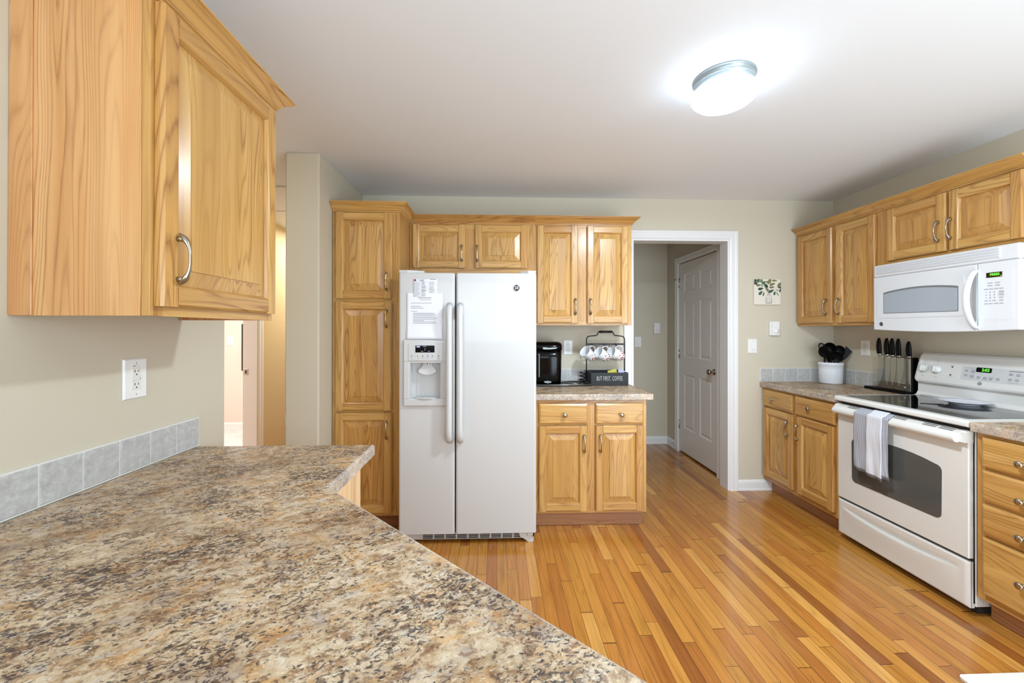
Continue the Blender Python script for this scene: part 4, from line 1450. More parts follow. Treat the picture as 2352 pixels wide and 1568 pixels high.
def turner_head(w, l):
    def f(b):
        P = [(-.012, -.01), (.012, -.01), (w, l * .35), (w * 1.05, l), (-w * 1.05, l * .86), (-w, l * .3)]
        b.prism(P, lambda u, v, s: (u, s, v), -.0015, .0015)
    return f


def whisk_head(b):
    for k in range(6):
        a = math.pi * k / 6
        pth = []
        for i in range(21):
            s = -1 + 2 * i / 20
            r = .030 * math.sin(math.pi * abs(s) ** .62) if abs(s) < 1 else 0
            r = .032 * (1 - abs(s) ** 2.6) ** .5 * (abs(s) ** .55) if abs(s) < 1 else .0
            r = (r + .004) * (1 if s > 0 else -1)
            zz = .150 * (1 - abs(s) ** 1.7)
            pth.append((r * math.cos(a), r * math.sin(a), zz))
        b.tube(pth, .0016, 6)
    b.lathe([(0, -.02), (.008, -.02), (.009, 0), (.006, .012), (0, .012)], None, 14)


bz = CK.z + .03
utensil('whisk', 'black wire whisk leaning left out of the white crock', (CK.x + .045, CK.y - .01, bz), (CK.x - .068, CK.y - .050, 1.118), whisk_head)
utensil('serving_spoon', 'black serving spoon rising beside the whisk in the crock', (CK.x - .01, CK.y + .03, bz), (CK.x - .045, CK.y + .010, 1.130), spoon_head(.036, .048, .012))
utensil('ladle', 'tall black ladle standing at the middle of the crock', (CK.x, CK.y, bz), (CK.x - .008, CK.y + .000, 1.148), spoon_head(.046, .052, .030))
utensil('slotted_spoon', 'black spoon at the right of the ladle in the crock', (CK.x, CK.y + .02, bz), (CK.x + .040, CK.y - .010, 1.130), spoon_head(.042, .050, .014))
utensil('pasta_server', 'black broad spoon low at the front of the crock', (CK.x + .01, CK.y + .02, bz), (CK.x + .000, CK.y - .045, 1.098), spoon_head(.044, .046, .016))
utensil('turner', 'black slanted turner leaning right out of the crock', (CK.x - .03, CK.y + .02, bz), (CK.x + .056, CK.y - .030, 1.106), turner_head(.026, .115))
utensil('spatula', 'black spatula between whisk and ladle in the crock', (CK.x + .02, CK.y + .03, bz), (CK.x - .030, CK.y - .035, 1.098), turner_head(.028, .080))


# ------------------------------------------------------------------ knife block and knives
KX = 2.765
t = Thing('knife_block', 'black and clear acrylic knife stand beside the range', 'knife block', (2.80, 2.79, .9148))
b = MB(); b.prism([(2.742, 2.985), (2.742, 2.640), (2.845, 2.640), (2.845, 2.985)], lambda u, v, z: (u, v, z), .9152, .934)
t.part('foot', b, 'black')
b = MB(); b.box(2.800, 2.832, 2.655, 2.935, .934, 1.150, .002); b.box(KX - .004, 2.800, 2.642, 2.655, .934, 1.165, .001)
t.part('back_panel', b, 'black')
b = MB(); b.box(KX - .005, KX, 2.655, 2.935, .936, 1.155, .0008)
fp = t.part('front_panel', b, 'acrylic')
b = MB()
T = Matrix.Translation((KX - .0056, 2.712, .985)) @ Matrix.Rotation(R(-90), 4, 'Z') @ Matrix.Rotation(R(90), 4, 'X')
b.M = T
b.tube([(-.020, 0, 0), (-.017, .006, 0), (-.013, .001, 0), (-.009, .005, 0), (-.004, .001, 0), (0, .004, 0), (.005, .001, 0), (.010, .003, 0), (.016, .001, 0)], .0011, 5)
b.box(.012, .024, -.026, -.021, -.0002, .0004)
t.part('logo', b, 'white_ink', fp)


def knife(label, y, top, bolster, blade_bottom, bw, hl=None):
    t = Thing('kitchen_knife', label, 'knife', (2.783, y, blade_bottom), 'knives in the acrylic stand')
    x0 = 2.783
    # handle: shaped grip
    b = MB()
    n = 15; pth = []; rad = []
    for i in range(n):
        s = i / (n - 1); z = bolster + .012 + (top - bolster - .012) * s
        wv = .0158 + .0040 * math.sin(math.pi * min(1, s * 1.15)) - .003 * s + (.0 if s < .92 else -.004)
        pth.append((x0, y + .004 * math.sin(s * 2.6), z)); rad.append(wv)
    b.tube(pth, rad, 12, flat=(1.0, .62), up=(1, 0, .001))
    t.part('handle', b, 'black')
    b = MB(); b.tube([(x0, y, bolster - .006), (x0, y, bolster + .004), (x0, y, bolster + .016)], [.0085, .0125, .0135], 12, flat=(1.0, .6), up=(1, 0, .001))
    b.box(x0 - .003, x0 + .003, y - bw * .75, y + .012, bolster - .014, bolster - .002, .001)
    t.part('bolster', b, 'steel')
    b = MB()
    P = [(y + .010, bolster - .004), (y + .012, blade_bottom + .05), (y + .006, blade_bottom + .012), (y - .000, blade_bottom), (y - bw * .55, blade_bottom + .06), (y - bw * .82, blade_bottom + .12), (y - bw * .85, bolster - .004)]
    b.prism(P, lambda u, v, s: (s, u, v), x0 - .001, x0 + .001)
    t.part('blade', b, 'steel')


knife('black-handled kitchen knife at the far end of the acrylic stand', 2.905, 1.291, 1.165, .955, .040)
knife('black-handled kitchen knife second from the far end of the stand', 2.846, 1.291, 1.163, .952, .030)
knife('black-handled kitchen knife third in the stand, close beside the second', 2.806, 1.290, 1.161, .955, .032)
knife('black-handled broad chef knife fourth in the acrylic stand', 2.760, 1.289, 1.160, .957, .044)
knife('shorter black-handled knife alone at the range end of the stand', 2.688, 1.272, 1.160, .975, .034)


# ------------------------------------------------------------------ range
def range_cooker():
    Y0, Y1 = 1.862, 2.617       # right, left ends
    FX = 2.222
    t = Thing('electric_range', 'white electric range with black glass cooktop and oven door', 'range', (2.5, 2.24, 0))
    b = MB(); b.box(FX + .030, 2.84, Y0, Y1, .045, .884, .003); 
    t.part('body', b, 'bisque')
    b = MB(); b.box(FX + .022, FX + .032, Y0 + .004, Y1 - .004, .06, .884)
    b.box(FX + .06, 2.8, Y0 + .02, Y1 - .02, .002, .045)
    t.part('shadow_gap', b, 'dark_gap')  # dark fill standing in for the shade in the gaps
    # cooktop
    b = MB()
    P = [(FX - .012, .893), (FX - .017, .899), (FX - .016, .912), (FX - .006, .922), (FX + .012, .9245), (2.76, .9245), (2.76, .886), (FX + .02, .886)]
    b.prism(P, lambda u, v, s: (u, s, v), Y0 - .003, Y1 + .003)
    ct = t.part('cooktop_frame', b, 'bisque')
    b = MB(); b.prism(round_rect(FX + .030, 2.735, Y0 + .030, Y1 - .030, .012), lambda u, v, z: (u, v, z), .9246, .9262)
    t.part('cooktop_glass', b, 'glass_blk')
    # door: slab with the window recess, wide top lip that is also the handle
    b = MB()
    b.box(FX, FX + .028, Y0 + .004, Y1 - .004, .270, .862, .004)
    dr = t.part('oven_door', b, 'bisque')
    wl, wr = 2.505, 1.985
    W = [(wr, .43)]
    P = []
    def corner(cy, cz, r, a0):
        return [(cy + r * math.cos(R(a0 + 90 * k / 6)), cz + r * math.sin(R(a0 + 90 * k / 6))) for k in range(7)]
    P += corner(wl - .028, .402 + .028, .028, -90)
    P += corner(wl - .028, .672 - .03, .030, 0)
    for k in range(1, 8):
        s = k / 8
        P.append((wl - .03 + (wr + .03 - wl + .03) * s, .672 + .028 * math.sin(math.pi * s) ** .8))
    P += corner(wr + .028, .672 - .03, .030, 90)
    P += corner(wr + .028, .402 + .028, .028, 180)
    b = MB(); b.prism(P, lambda u, v, s: (s, u, v), FX - .0015, FX + .004)
    t.part('oven_window', b, 'oven_glass', dr)
    b = MB()
    P = [(FX + .020, .872), (FX - .002, .870), (FX - .026, .860), (FX - .040, .848), (FX - .047, .838), (FX - .048, .828), (FX - .042, .818), (FX - .030, .813), (FX - .014, .814), (FX + .002, .822), (FX + .020, .822)]
    b.prism(P, lambda u, v, s: (u, s, v), Y0 + .030, Y1 - .012, smooth=False)
    P2 = [(FX + .022, .874), (FX - .006, .872), (FX - .020, .864), (FX - .022, .818), (FX + .022, .818)]
    b.prism(P2, lambda u, v, s: (u, s, v), Y0 + .002, Y0 + .031); b.prism(P2, lambda u, v, s: (u, s, v), Y1 - .013, Y1 - .002)
    hd = t.part('oven_handle', b, 'bisque', dr)
    for (ya, yb) in ((2.515, 2.448), (2.436, 2.372), (2.288, 2.222), (2.210, 2.146), (2.060, 1.994), (1.980, 1.916)):
        for xx in (FX - .008, FX - .020):
            z = .8705 - (-(xx - FX) - .002) * .4167
            b = MB(); b.add([(xx - .0016, ya, z - .0006), (xx + .0016, ya, z + .0008), (xx + .0016, yb, z + .0008), (xx - .0016, yb, z - .0006),
                   (xx - .0016, ya, z + .0006), (xx + .0016, ya, z + .0020), (xx + .0016, yb, z + .0020), (xx - .0016, yb, z + .0006)],
                  [(0, 1, 2, 3), (4, 5, 6, 7), (0, 1, 5, 4), (1, 2, 6, 5), (2, 3, 7, 6), (3, 0, 4, 7)])
            t.part('vent_slot', b, 'slot', dr)
    # storage drawer with a scooped finger recess
    z0, z1 = .040, .256
    nu, nv = 64, 26
    b = MB(); ring_lo = []; ring_hi = []
    for part_ in (0, 1):
        vs = []; fs = []
        for j in range(nv + 1):
            for i in range(nu + 1):
                u, v = i / nu, j / nv
                y = Y1 - .004 + (Y0 + .004 - Y1 + .004) * u
                q = min(1, max(0, (u - .06) / .87))
                zc = .208 - .022 * math.sin(math.pi * q) ** .8
                env = math.sin(math.pi * q) ** .5
                if part_ == 0:
                    z = z0 + (zc - z0) * v
                    d = -.010 * env * math.exp(-((zc - z) / .085) ** 2)
                    if v == 1: d += .004 * env
                else:
                    z = zc + (z1 - zc) * v
                    d = .015 * env * math.exp(-((z - zc) / .016))
                e = min(u * .75, (1 - u) * .75, abs(z - z0), abs(z1 - z)) / .008
                vs.append((FX - .001 + d + .006 * (1 - min(1, e)) ** 2, y, z))
        for j in range(nv):
            for i in range(nu):
                a = j * (nu + 1) + i; fs.append((a, a + 1, a + nu + 2, a + nu + 1))
        b.add(vs, fs, 2, 0, True)
        if part_ == 0: lo = [vs[nv * (nu + 1) + i] for i in range(nu + 1)]; edge_lo = vs
        else:
            hi = vs[:nu + 1]; edge_hi = vs
            m = nu + 1
            b.add(lo + hi, [(i, i + 1, m + i + 1, m + i) for i in range(nu)], 2, 0, False)
    left = [edge_lo[j * (nu + 1)] for j in range(nv + 1)] + [edge_hi[j * (nu + 1)] for j in range(nv + 1)]
    right_ = [edge_lo[j * (nu + 1) + nu] for j in range(nv + 1)] + [edge_hi[j * (nu + 1) + nu] for j in range(nv + 1)]
    for L_ in (left, right_, edge_lo[:nu + 1], edge_hi[nv * (nu + 1):]):
        k = len(L_)
        b.add(list(L_) + [(FX + .014, p[1], p[2]) for p in L_], [(i, i + 1, k + i + 1, k + i) for i in range(k - 1)])
    b.box(FX + .012, FX + .028, Y0 + .004, Y1 - .004, z0, z1)
    t.part('storage_drawer', b, 'bisque')
    # backguard
    b = MB(); b.box(2.762, 2.845, Y0 + .004, Y1 - .004, .90, 1.03, .004)
    b.prism([(2.735, .925), (2.766, .925), (2.766, .955), (2.752, .932)], lambda u, v, s: (u, s, v), Y0 + .004, Y1 - .004)
    t.part('backguard_riser', b, 'bisque')
    b = MB()
    P = [(2.745, 1.012), (2.736, 1.018), (2.733, 1.028), (2.766, 1.172), (2.774, 1.190), (2.788, 1.200), (2.850, 1.202), (2.850, 1.010)]
    n = len(P); vs = []; fs = []
    prof_y = [(Y1 - .001, .020), (Y1 - .008, .008), (Y1 - .022, 0), (Y0 + .022, 0), (Y0 + .008, .008), (Y0 + .001, .020)]
    cx, cz = 2.80, 1.105
    for (yy, ins) in prof_y:
        for (x, z) in P:
            vs.append((x + (ins * .7 if x < cx else 0), yy, z - math.copysign(ins, z - cz)))
    for a in range(5):
        for i in range(n): fs.append((a * n + i, a * n + (i + 1) % n, (a + 1) * n + (i + 1) % n, (a + 1) * n + i))
    fs.append(tuple(range(n))[::-1]); fs.append(tuple(range(5 * n, 6 * n)))
    b.add(vs, fs)
    cs = t.part('control_console', b, 'bisque')
    up_ = Vector((.033, 0, .144)).normalized(); nrm = Vector((-up_.z, 0, up_.x)); rt = Vector((0, -1, 0))
    def face(y, z):        # point on the console face, frame x right, y up, z out
        s = (z - 1.028) / up_.z
        p = Vector((2.733, y, 1.028)) + up_ * s
        T = Matrix(((*rt, 0), (*up_, 0), (*nrm, 0), (0, 0, 0, 1))).transposed(); T.translation = p
        return T
    for y in (2.560, 2.482, 1.985, 1.915):
        b = MB(); T = face(y, 1.103)
        b.lathe([(0, 0), (.0265, 0), (.0265, .003), (.0225, .005), (.0225, .017), (.019, .022), (0, .0225)], T, 36)
        b.M = T; b.box(-.0055, .0055, -.019, .019, .020, .027, .003)
        kn = t.part('burner_knob', b, 'bisque', cs)
        b = MB(T)
        for k in range(11):
            a = R(205 - k * 29); rr_ = .0335
            b.box(rr_ * math.cos(a) - .0015, rr_ * math.cos(a) + .0015, rr_ * math.sin(a) - .0007, rr_ * math.sin(a) + .0007, .0001, .0006)
        b.box(-.006, .006, .036, .039, .0001, .0006); b.box(-.009, .009, -.048, -.0455, .0001, .0006)
        b.lathe([(0, .0001), (.0032, .0001), (.0032, .0006), (0, .0006)], Matrix.Translation((-.003, .053, 0)), 12); b.box(.006, .010, .0515, .0545, .0001, .0006)
        b.tube([Vector((.029 * math.cos(R(a)), .029 * math.sin(R(a)), .0003)) for a in range(-50, 45, 12)], .0007, 5)
        t.part('dial_marks', b, 'ink', cs)
    for y, z in ((2.398, 1.126), (2.400, 1.078)):
        b = MB(face(y, z)); b.lathe([(0, 0), (.0048, 0), (.0048, .001), (0, .0016)], None, 14, 1); b.box(-.013, .013, .008 if z > 1.1 else -.011, .0095 if z > 1.1 else -.0095, .0001, .0005)
        t.part('indicator_light', b, ['ink', 'led_red'], cs)
    # central key panel
    b = MB(face(2.195, 1.098)); b.prism(round_rect(-.148, .148, -.040, .040, .006), lambda u, v, s: (u, v, s), .0001, .0010)
    t.part('key_panel', b, 'appl', cs)
    T = face(2.235, 1.122)
    b = MB(T); b.prism(round_rect(-.037, .037, -.0135, .0135, .005), lambda u, v, s: (u, v, s), .0008, .0022, mat=0)
    text_piece(b, '2:02', .022, T @ Matrix.Translation((.009, 0, .0026)), 1, 1.0)
    t.part('clock_display', b, ['display', 'led_green'], cs)
    def key(x, y, w, h, shape='rect'):
        b = MB(face(2.195, 1.098))
        if shape == 'ring':
            b.tube([Vector((x + w * math.cos(R(a)), y + w * math.sin(R(a)), .0016)) for a in range(0, 360, 24)], .0007, 5, closed=True)
        elif shape in ('up', 'down'):
            s = 1 if shape == 'up' else -1
            b.tube([Vector((x - w, y - s * h, .0016)), Vector((x + w, y - s * h, .0016)), Vector((x + w * .7, y + s * h * .4, .0016)), Vector((x, y + s * h, .0016)), Vector((x - w * .7, y + s * h * .4, .0016))], .0007, 5, closed=True)
        for k in (-1, 1):
            b.box(x - .0085, x + .0085, y + k * .0036 - .0011, y + k * .0036 + .0011, .0012, .0016, 0, 2, 1)
        t.part('key', b, ['ink', 'ink_dk'], cs)
    for (x, y, sh) in ((-.125, .014, ''), (-.092, .012, 'ring'), (-.124, -.014, ''), (-.093, -.018, 'ring'), (-.060, -.020, ''), (-.028, -.021, 'up'), (-.001, -.021, 'down'), (.032, -.020, ''), (.085, .013, ''), (.116, .012, ''), (.085, -.016, ''), (.114, -.016, '')):
        key(x, y, .0125 if sh == 'ring' else .011, .010, sh)
    for (xa, xb, ya, yb, mt) in ((-.13, -.075, .0290, .0312, 'ink'), (.075, .135, .0290, .0318, 'ink_dk'), (.075, .125, -.0325, -.0305, 'ink')):
        b = MB(face(2.195, 1.098)); b.box(xa, xb, ya, yb, .0012, .0016); t.part('key_marking', b, mt, cs)
    b = MB(face(2.243, 1.045)); b.tube([Vector((.0085 * math.cos(R(a)) + .0012 * math.cos(R(3 * a)), .0085 * math.sin(R(a)) - .0012 * math.sin(R(3 * a)), .0006)) for a in range(0, 360, 20)], .0013, 5, closed=True)
    text_piece(b, 'GE', .009, face(2.243, 1.045) @ Matrix.Translation((0, 0, .0006)), 0, .8)
    t.part('badge', b, 'badge_dk', cs)


range_cooker()

# spoon rest on the cooktop
SP = Vector((2.655, 2.250, .9268))
t = Thing('spoon_rest', 'white china spoon rest lying on the black glass cooktop', 'spoon rest', SP)
b = MB()
prof = [(0, .004), (.055, .004), (.058, .0005), (.063, .0005), (.064, .006), (.085, .012), (.104, .018), (.108, .0205), (.106, .0215), (.080, .016), (.062, .0105), (0, .009)]
b.lathe(prof, Matrix.Translation(SP), 48)
bowl = t.part('bowl', b, 'dish')
b = MB()
d = Vector((-.35, .94, 0)); q = Vector((.94, .35, 0))
vs = []; 
for (s, w, z) in ((.088, .040, .0155), (.125, .026, .0200), (.160, .018, .0235), (.185, .014, .0260), (.192, .004, .0265)):
    for (ww, zz) in ((-w, z + .003), (0, z - .002), (w, z + .003), (w * .9, z), (0, z - .005), (-w * .9, z)):
        p = SP + d * s + q * ww; vs.append((p.x, p.y, SP.z + zz))
fs = []
for r_ in range(4):
    for k in range(6): fs.append((r_ * 6 + k, r_ * 6 + (k + 1) % 6, r_ * 6 + 6 + (k + 1) % 6, r_ * 6 + 6 + k))
fs += [(0, 1, 2, 3, 4, 5), (24, 25, 26, 27, 28, 29)]
b.add(vs, fs, 2, 0, True)
t.part('handle_rest', b, 'dish', bowl)


# ------------------------------------------------------------------ dish towel over the oven handle
def towel():
    FX = 2.222
    def bar(s, extra=0.0):
        return s
    b = MB()
    # path over the lip in (x,z): outside down the front, behind the lip inside
    def strip(ya, yb, zf, off, half, zback, n=14):
        prof = []
        fx = FX - .052 - off
        m = 22
        for k in range(m + 1): prof.append((fx - .002 * math.sin(k * .5) , zf + (.836 - zf) * k / m))
        for a in (20, 45, 70, 95): prof.append((FX - .052 + .014 - (.014 + off) * math.cos(R(a)), .842 + (.012 + off) * math.sin(R(a))))
        prof += [(FX - .022, .8665 + off), (FX - .010, .8735 + off), (FX - .004, .8745 + off)]
        vs = []; gp = []; fs = []
        L = len(prof)
        for j, (x, z) in enumerate(prof):
            for i in range(n + 1):
                u = i / n
                y = ya + (yb - ya) * u
                hang = max(0, min(1, (.84 - z) / .3))
                wav = .0035 * math.sin(u * 5.5 + half * 1.7) * hang + .0015 * math.sin(u * 13 + z * 20) * hang
                vs.append((x - wav, y + .003 * hang * math.sin(z * 22 + half), z - (.006 * u * hang)))
                gp.append((ya - yb) and (y, float(half), max(0, z - zf)))
        for j in range(L - 1):
            for i in range(n):
                a = j * (n + 1) + i; fs.append((a, a + 1, a + n + 2, a + n + 1))
        return vs, fs, gp
    t = Thing('dish_towel', 'grey and white striped dish towel hanging over the oven handle', 'towel', (2.17, 2.33, .84))
    for nm, args in (('grey_half', (2.432, 2.336, .508, .002, 0, .6)), ('white_half', (2.342, 2.246, .496, .006, 1, .6)), ('back_fold', (2.262, 2.216, .512, .0005, 0, .6))):
        vs, fs, gp = strip(*args)
        m = MB(); m.add(vs, fs, 2, 0, True, .5, gp)
        o = t.part(nm, m, 'towel')
        sol = o.modifiers.new('thickness', 'SOLIDIFY'); sol.thickness = .0025; sol.offset = 0


towel()


# ------------------------------------------------------------------ microwave
def microwave():
    Y0, Y1 = 1.862, 2.618
    FX = 2.470
    zt, zb = 1.767, 1.352
    t = Thing('microwave', 'white over-the-range microwave with a bowed handle', 'microwave', (2.65, 2.24, zb))
    b = MB(); b.box(FX + .032, 2.850, Y0 + .002, Y1 - .002, zb + .004, zt, .003); t.part('body', b, 'appl2')
    # vent grille on top
    b = MB(); b.box(FX, FX + .031, Y0, Y1, 1.691, zt, .006)
    g = t.part('vent_grille', b, 'appl2')
    b = MB()
    for k in range(4):
        z = 1.706 + k * .0135
        P = [(FX - .0085, z + .0080), (FX - .0005, z + .0100), (FX + .004, z + .001), (FX - .0005, z)]
        b.prism(P, lambda u, v, s: (u, s, v), Y0 + .075, Y1 - .025)
    t.part('louver', b, 'appl2', g)
    split = 2.034
    def sag(y): return zb - .013 * math.sin(math.pi * (Y1 - y) / (Y1 - Y0))
    def panel(ya, yb, z1):
        P = [(ya, z1), (yb, z1)]
        P += [(yb + (ya - yb) * k / 16, sag(yb + (ya - yb) * k / 16)) for k in range(17)]
        return P
    def slab(P, d0, d1, ch):
        c = [(sum(p[0] for p in P) / len(P)), (sum(p[1] for p in P) / len(P))]
        m = MB(); n = len(P)
        A = sum(P[i - 1][0] * P[i][1] - P[i][0] * P[i - 1][1] for i in range(n))
        Q = P if A > 0 else P[::-1]
        I = offset_poly(Q, ch)
        vs = [(d1, y, z) for y, z in Q] + [(d0 + ch, y, z) for y, z in Q] + [(d0 + ch * .3, y * .3 + Y_ * .7, z * .3 + z_ * .7) for (y, z), (Y_, z_) in zip(Q, offset_poly(Q, ch * 1.0))] + [(d0, y, z) for y, z in offset_poly(Q, ch * 1.6)]
        fs = []
        for k in range(3):
            for i in range(n): fs.append((k * n + i, k * n + (i + 1) % n, (k + 1) * n + (i + 1) % n, (k + 1) * n + i))
        fs.append(tuple(range(n))[::-1]); fs.append(tuple(range(3 * n, 4 * n)))
        m.add(vs, fs)
        return m
    dr = t.part('microwave_door', slab(panel(Y1, split + .0012, 1.689), FX, FX + .031, .003), 'appl2')
    cp = t.part('control_panel', slab(panel(split - .0012, Y0, 1.689), FX, FX + .031, .003), 'appl2')
    # raised window surround
    b = MB(); P = round_rect(2.092, 2.588, 1.425, 1.640, .016)
    P = [(y, z + (.0 if z < 1.53 else -.0)) for y, z in P]
    b.prism(P, lambda u, v, s: (s, u, v), FX - .0025, FX + .001)
    t.part('window_surround', b, 'appl2', dr)
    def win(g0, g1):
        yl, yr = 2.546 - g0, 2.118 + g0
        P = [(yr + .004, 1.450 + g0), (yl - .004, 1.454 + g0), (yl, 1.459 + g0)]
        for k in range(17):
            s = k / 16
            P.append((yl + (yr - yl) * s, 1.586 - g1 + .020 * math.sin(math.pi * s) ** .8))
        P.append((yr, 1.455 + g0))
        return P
    b = MB(); b.prism(win(0, 0), lambda u, v, s: (s, u, v), FX - .0036, FX); t.part('window_rim_and_shade', b, 'mw_rim_shade', dr)  # dark rim, widened at the top to stand in for shade there
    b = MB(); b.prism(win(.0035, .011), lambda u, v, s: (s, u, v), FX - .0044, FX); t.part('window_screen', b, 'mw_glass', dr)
    # handle
    b = MB(); n = 25; pth = []; rad = []
    for i in range(n):
        s = -1 + 2 * i / (n - 1)
        z = 1.508 + s * .150
        pth.append((FX + .003 - .050 * (1 - s * s) ** .72, 2.040 + .006 * (1 - s * s), z)); rad.append(.0135 + .0025 * (1 - s * s))
    b.tube(pth, rad, 14, flat=(.72, 1.0), up=(0, 1, .001))
    t.part('door_handle', b, 'appl2', dr)
    b = MB(); b.prism(round_rect(2.0365, 2.052, 1.395, 1.640, .005), lambda u, v, s: (s, u, v), FX - .0012, FX + .001)
    t.part('grip_recess', b, 'grey_pl', dr)
    T = Matrix.Translation((FX, 2.562, 1.388)) @ Matrix.Rotation(R(-90), 4, 'Z') @ Matrix.Rotation(R(90), 4, 'X')
    b = MB(); b.lathe([(0, 0), (.0130, 0), (.0130, .002), (.0118, .003), (.011, .0025), (0, .0025)], T, 28, 0); b.lathe([(0, .0025), (.011, .0025), (.011, .0029), (0, .0029)], T, 28, 1)
    text_piece(b, 'GE', .013, T @ Matrix.Translation((0, 0, .0031)), 0, .8)
    t.part('badge', b, ['badge_lt', 'badge_dk'], dr)
    # control panel
    b = MB(); b.prism(round_rect(1.885, 2.030, 1.400, 1.660, .014), lambda u, v, s: (s, u, v), FX - .001, FX + .001)
    t.part('key_field', b, 'appl2', cp)
    T = Matrix.Translation((FX - .0014, 1.960, 1.625)) @ Matrix.Rotation(R(-90), 4, 'Z') @ Matrix.Rotation(R(90), 4, 'X')
    b = MB(T); b.box(-.033, .033, -.0125, .0125, -.0005, .0012, .0004)
    text_piece(b, 'PRESS', .0165, T @ Matrix.Translation((.003, .001, .0016)), 1, .95); b.box(.026, .032, -.0085, -.0065, .0012, .0016, 0, 2, 1)
    t.part('display', b, ['display_brown', 'led_green'], cp)
    def lab(x, y, w=.0075, ringed=False):
        b = MB(T); b.box(x - w, x + w, y - .0022, y + .0022, .0002, .0006)
        if ringed: b.tube([(x - .0105, y - .005, .0005), (x + .0105, y - .005, .0005), (x + .0105, y + .005, .0005), (x - .0105, y + .005, .0005)], .0004, 4, closed=True)
        t.part('key', b, 'ink', cp)
    def digit(sym, x, y):
        b = MB(T); text_piece(b, sym, .008, T @ Matrix.Translation((x, y, .0006)), 0, 1.0)
        t.part('number_key', b, 'ink_dk', cp)
    for (x, y) in ((-.017, -.040), (.014, -.040), (-.017, -.053), (.014, -.053)): lab(x, y, .010)
    for x in (-.034, -.013, .008, .029): lab(x, -.070, .0085)
    for j, y in enumerate((-.086, -.100, -.114)):
        for i, x in enumerate((-.034, -.017, 0.0)): digit(str(3 * j + i + 1), x, y)
        lab(.029, y, .0085, j < 2)
    lab(-.034, -.128); digit('0', -.017, -.128); lab(0, -.128); lab(.029, -.128, .0085)
    for x in (-.034, -.014, .008, .029): lab(x, -.143, .008)


microwave()


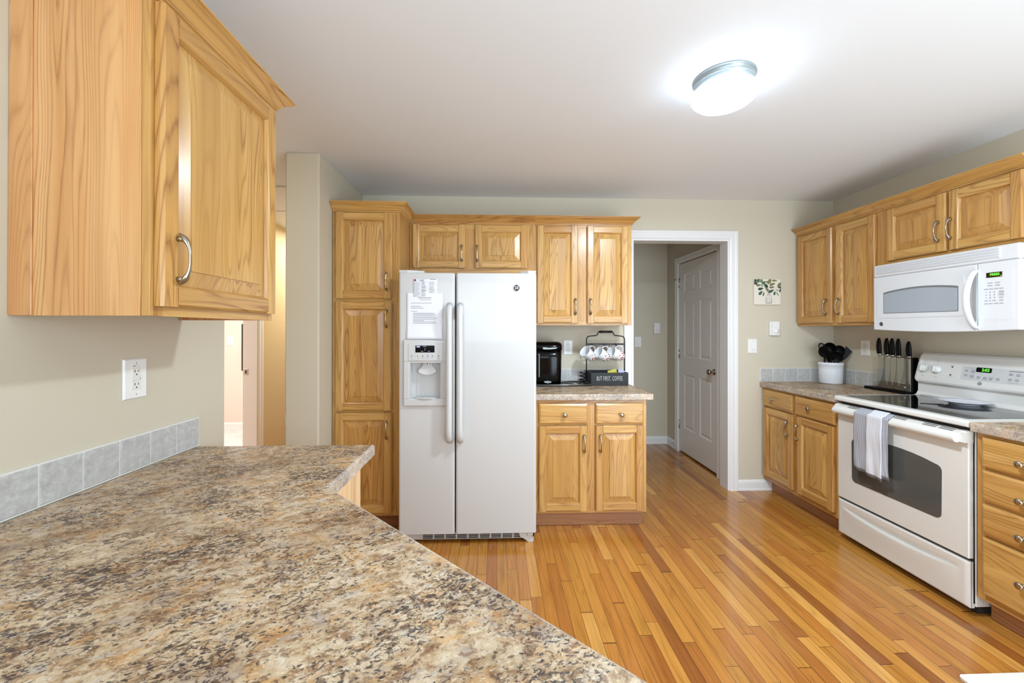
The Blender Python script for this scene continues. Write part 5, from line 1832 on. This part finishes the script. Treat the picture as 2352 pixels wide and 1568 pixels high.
# ------------------------------------------------------------------ canvas picture
def canvas():
    x0, x1, z0, z1 = 2.158, 2.388, 1.560, 1.776
    yc = 3.386
    t = Thing('canvas_picture', 'small square canvas of painted leaves in a glass vase', 'picture', (2.273, BY, z0))
    b = MB(); b.box(x0, x1, yc, BY - .001, z0, z1, .003); cv = t.part('canvas', b, 'canvas')
    p = MB()
    W, H = x1 - x0, z1 - z0
    def leaf(u, v, ang, l, w, mt):
        pts = []
        for k in range(14):
            a = 2 * math.pi * k / 14
            lx = l * math.cos(a); wy = w * math.sin(a) * (1 - .35 * math.cos(a))
            c, s = math.cos(R(ang)), math.sin(R(ang))
            px = x0 + W * u + (lx * c - wy * s) * W; pz = z0 + H * v + (lx * s + wy * c) * H
            pts.append((min(x1 - .0005, max(x0 + .0005, px)), min(z1 - .0005, max(z0 + .0005, pz))))
        p.prism(pts, lambda q, r_, s_: (q, s_, r_), yc - .0004 - random.random() * .0003, yc + .0002, mat=mt)
    def stem(a, c):
        (u0, v0), (u1, v1) = a, c
        p.tube([(x0 + W * u0, yc - .0002, z0 + H * v0), (x0 + W * (u0 + u1) / 2, yc - .0002, z0 + H * ((v0 + v1) / 2 + .03)), (x0 + W * u1, yc - .0002, z0 + H * v1)], .0009, 4, mat=4)
    for c in (((.53, .45), (.22, .95)), ((.53, .45), (.40, .70)), ((.54, .45), (.58, .98)), ((.55, .45), (.80, .62)), ((.80, .62), (.98, .78)), ((.52, .42), (.36, .66))): stem(*c)
    for a in ((.04, .84, -20, .09, .06, 0), (.16, .95, 70, .10, .055, 2), (.27, .93, 95, .08, .05, 1), (.36, .86, 35, .08, .05, 2), (.16, .76, 10, .09, .045, 1), (.30, .78, 80, .08, .05, 3),
              (.24, .62, 12, .10, .05, 0), (.24, .46, 50, .10, .055, 2), (.35, .42, 75, .09, .03, 1), (.44, .74, 125, .10, .06, 0), (.48, .60, 130, .09, .045, 1), (.50, .87, 135, .08, .04, 1),
              (.58, .93, 70, .11, .06, 1), (.76, .94, -2, .10, .035, 1), (.68, .80, 20, .11, .05, 1), (.66, .68, 5, .10, .04, 1), (.63, .53, 30, .12, .05, 0), (.88, .57, 5, .08, .025, 3),
              (.76, .45, 75, .08, .04, 2), (.87, .42, -60, .09, .03, 3), (.94, .78, 60, .11, .055, 1), (.97, .68, 15, .08, .03, 0), (.98, .58, 70, .10, .03, 0), (.05, .95, 60, .05, .05, 0)):
        leaf(*a)
    for P in ([(.43, .34), (.45, .30), (.45, .08), (.42, .10)], [(.66, .34), (.64, .30), (.63, .08), (.67, .10)], [(.42, .09), (.67, .09), (.65, .05), (.44, .05)], [(.43, .33), (.51, .42), (.57, .42), (.66, .33), (.60, .36), (.54, .38), (.48, .36)], [(.55, .33), (.57, .33), (.58, .10), (.56, .10)], [(.48, .28), (.50, .30), (.50, .12), (.48, .14)]):
        p.prism([(x0 + W * u, z0 + H * v) for u, v in P], lambda q, r_, s_: (q, s_, r_), yc - .0004, yc + .0002, mat=4)
    t.part('painting', p, ['leaf1', 'leaf2', 'leaf3', 'leaf4', 'vase'], cv)


canvas()


# ------------------------------------------------------------------ ceiling light
LC = Vector((.985, 1.757, CEIL))
t = Thing('ceiling_light', 'round flush ceiling light with a glowing white glass dome', 'ceiling light', LC)
b = MB(); T = Matrix.Translation(LC)
b.lathe([(0, -.0005), (.126, -.0005), (.127, -.004), (.124, -.007), (.120, -.008), (.120, -.024), (.118, -.027), (.115, -.028), (.115, -.045), (.11, -.047), (0, -.047)], T, 56)
t.part('rim', b, 'lamp_metal')
b = MB()
prof = [(.104, -.0475)] + [(.104 + .030 * math.sin(R(a)), -.0475 - .022 * (1 - math.cos(R(a)))) for a in (30, 60, 90)]
prof += [(.134 * math.cos(R(a)) ** .7, -.0695 - .055 * math.sin(R(a))) for a in (12, 25, 40, 55, 70, 82)] + [(0, -.1245)]
b.lathe(prof, T, 56)
t.part('glass_dome', b, 'bulb')
ld = bpy.data.lights.new('ceiling_lamp_light', 'AREA'); ld.shape = 'DISK'; ld.size = .20; ld.energy = 36; ld.color = (0.78, 0.90, 1.0)
lo = bpy.data.objects.new('ceiling_lamp_light', ld); C.objects.link(lo); lo.location = LC + Vector((0, 0, -.128))

# ------------------------------------------------------------------ floor mat, bottom right corner
b = MB()
b.prism(round_rect(1.79, 2.28, .75, 1.545, .018), lambda u, v, z: (u, v, z), .0008, .010)
tag(b.build('floor_mat', 'mat', None, (2.03, 1.15, 0)), 'cream kitchen mat on the floor at the bottom right', 'mat')
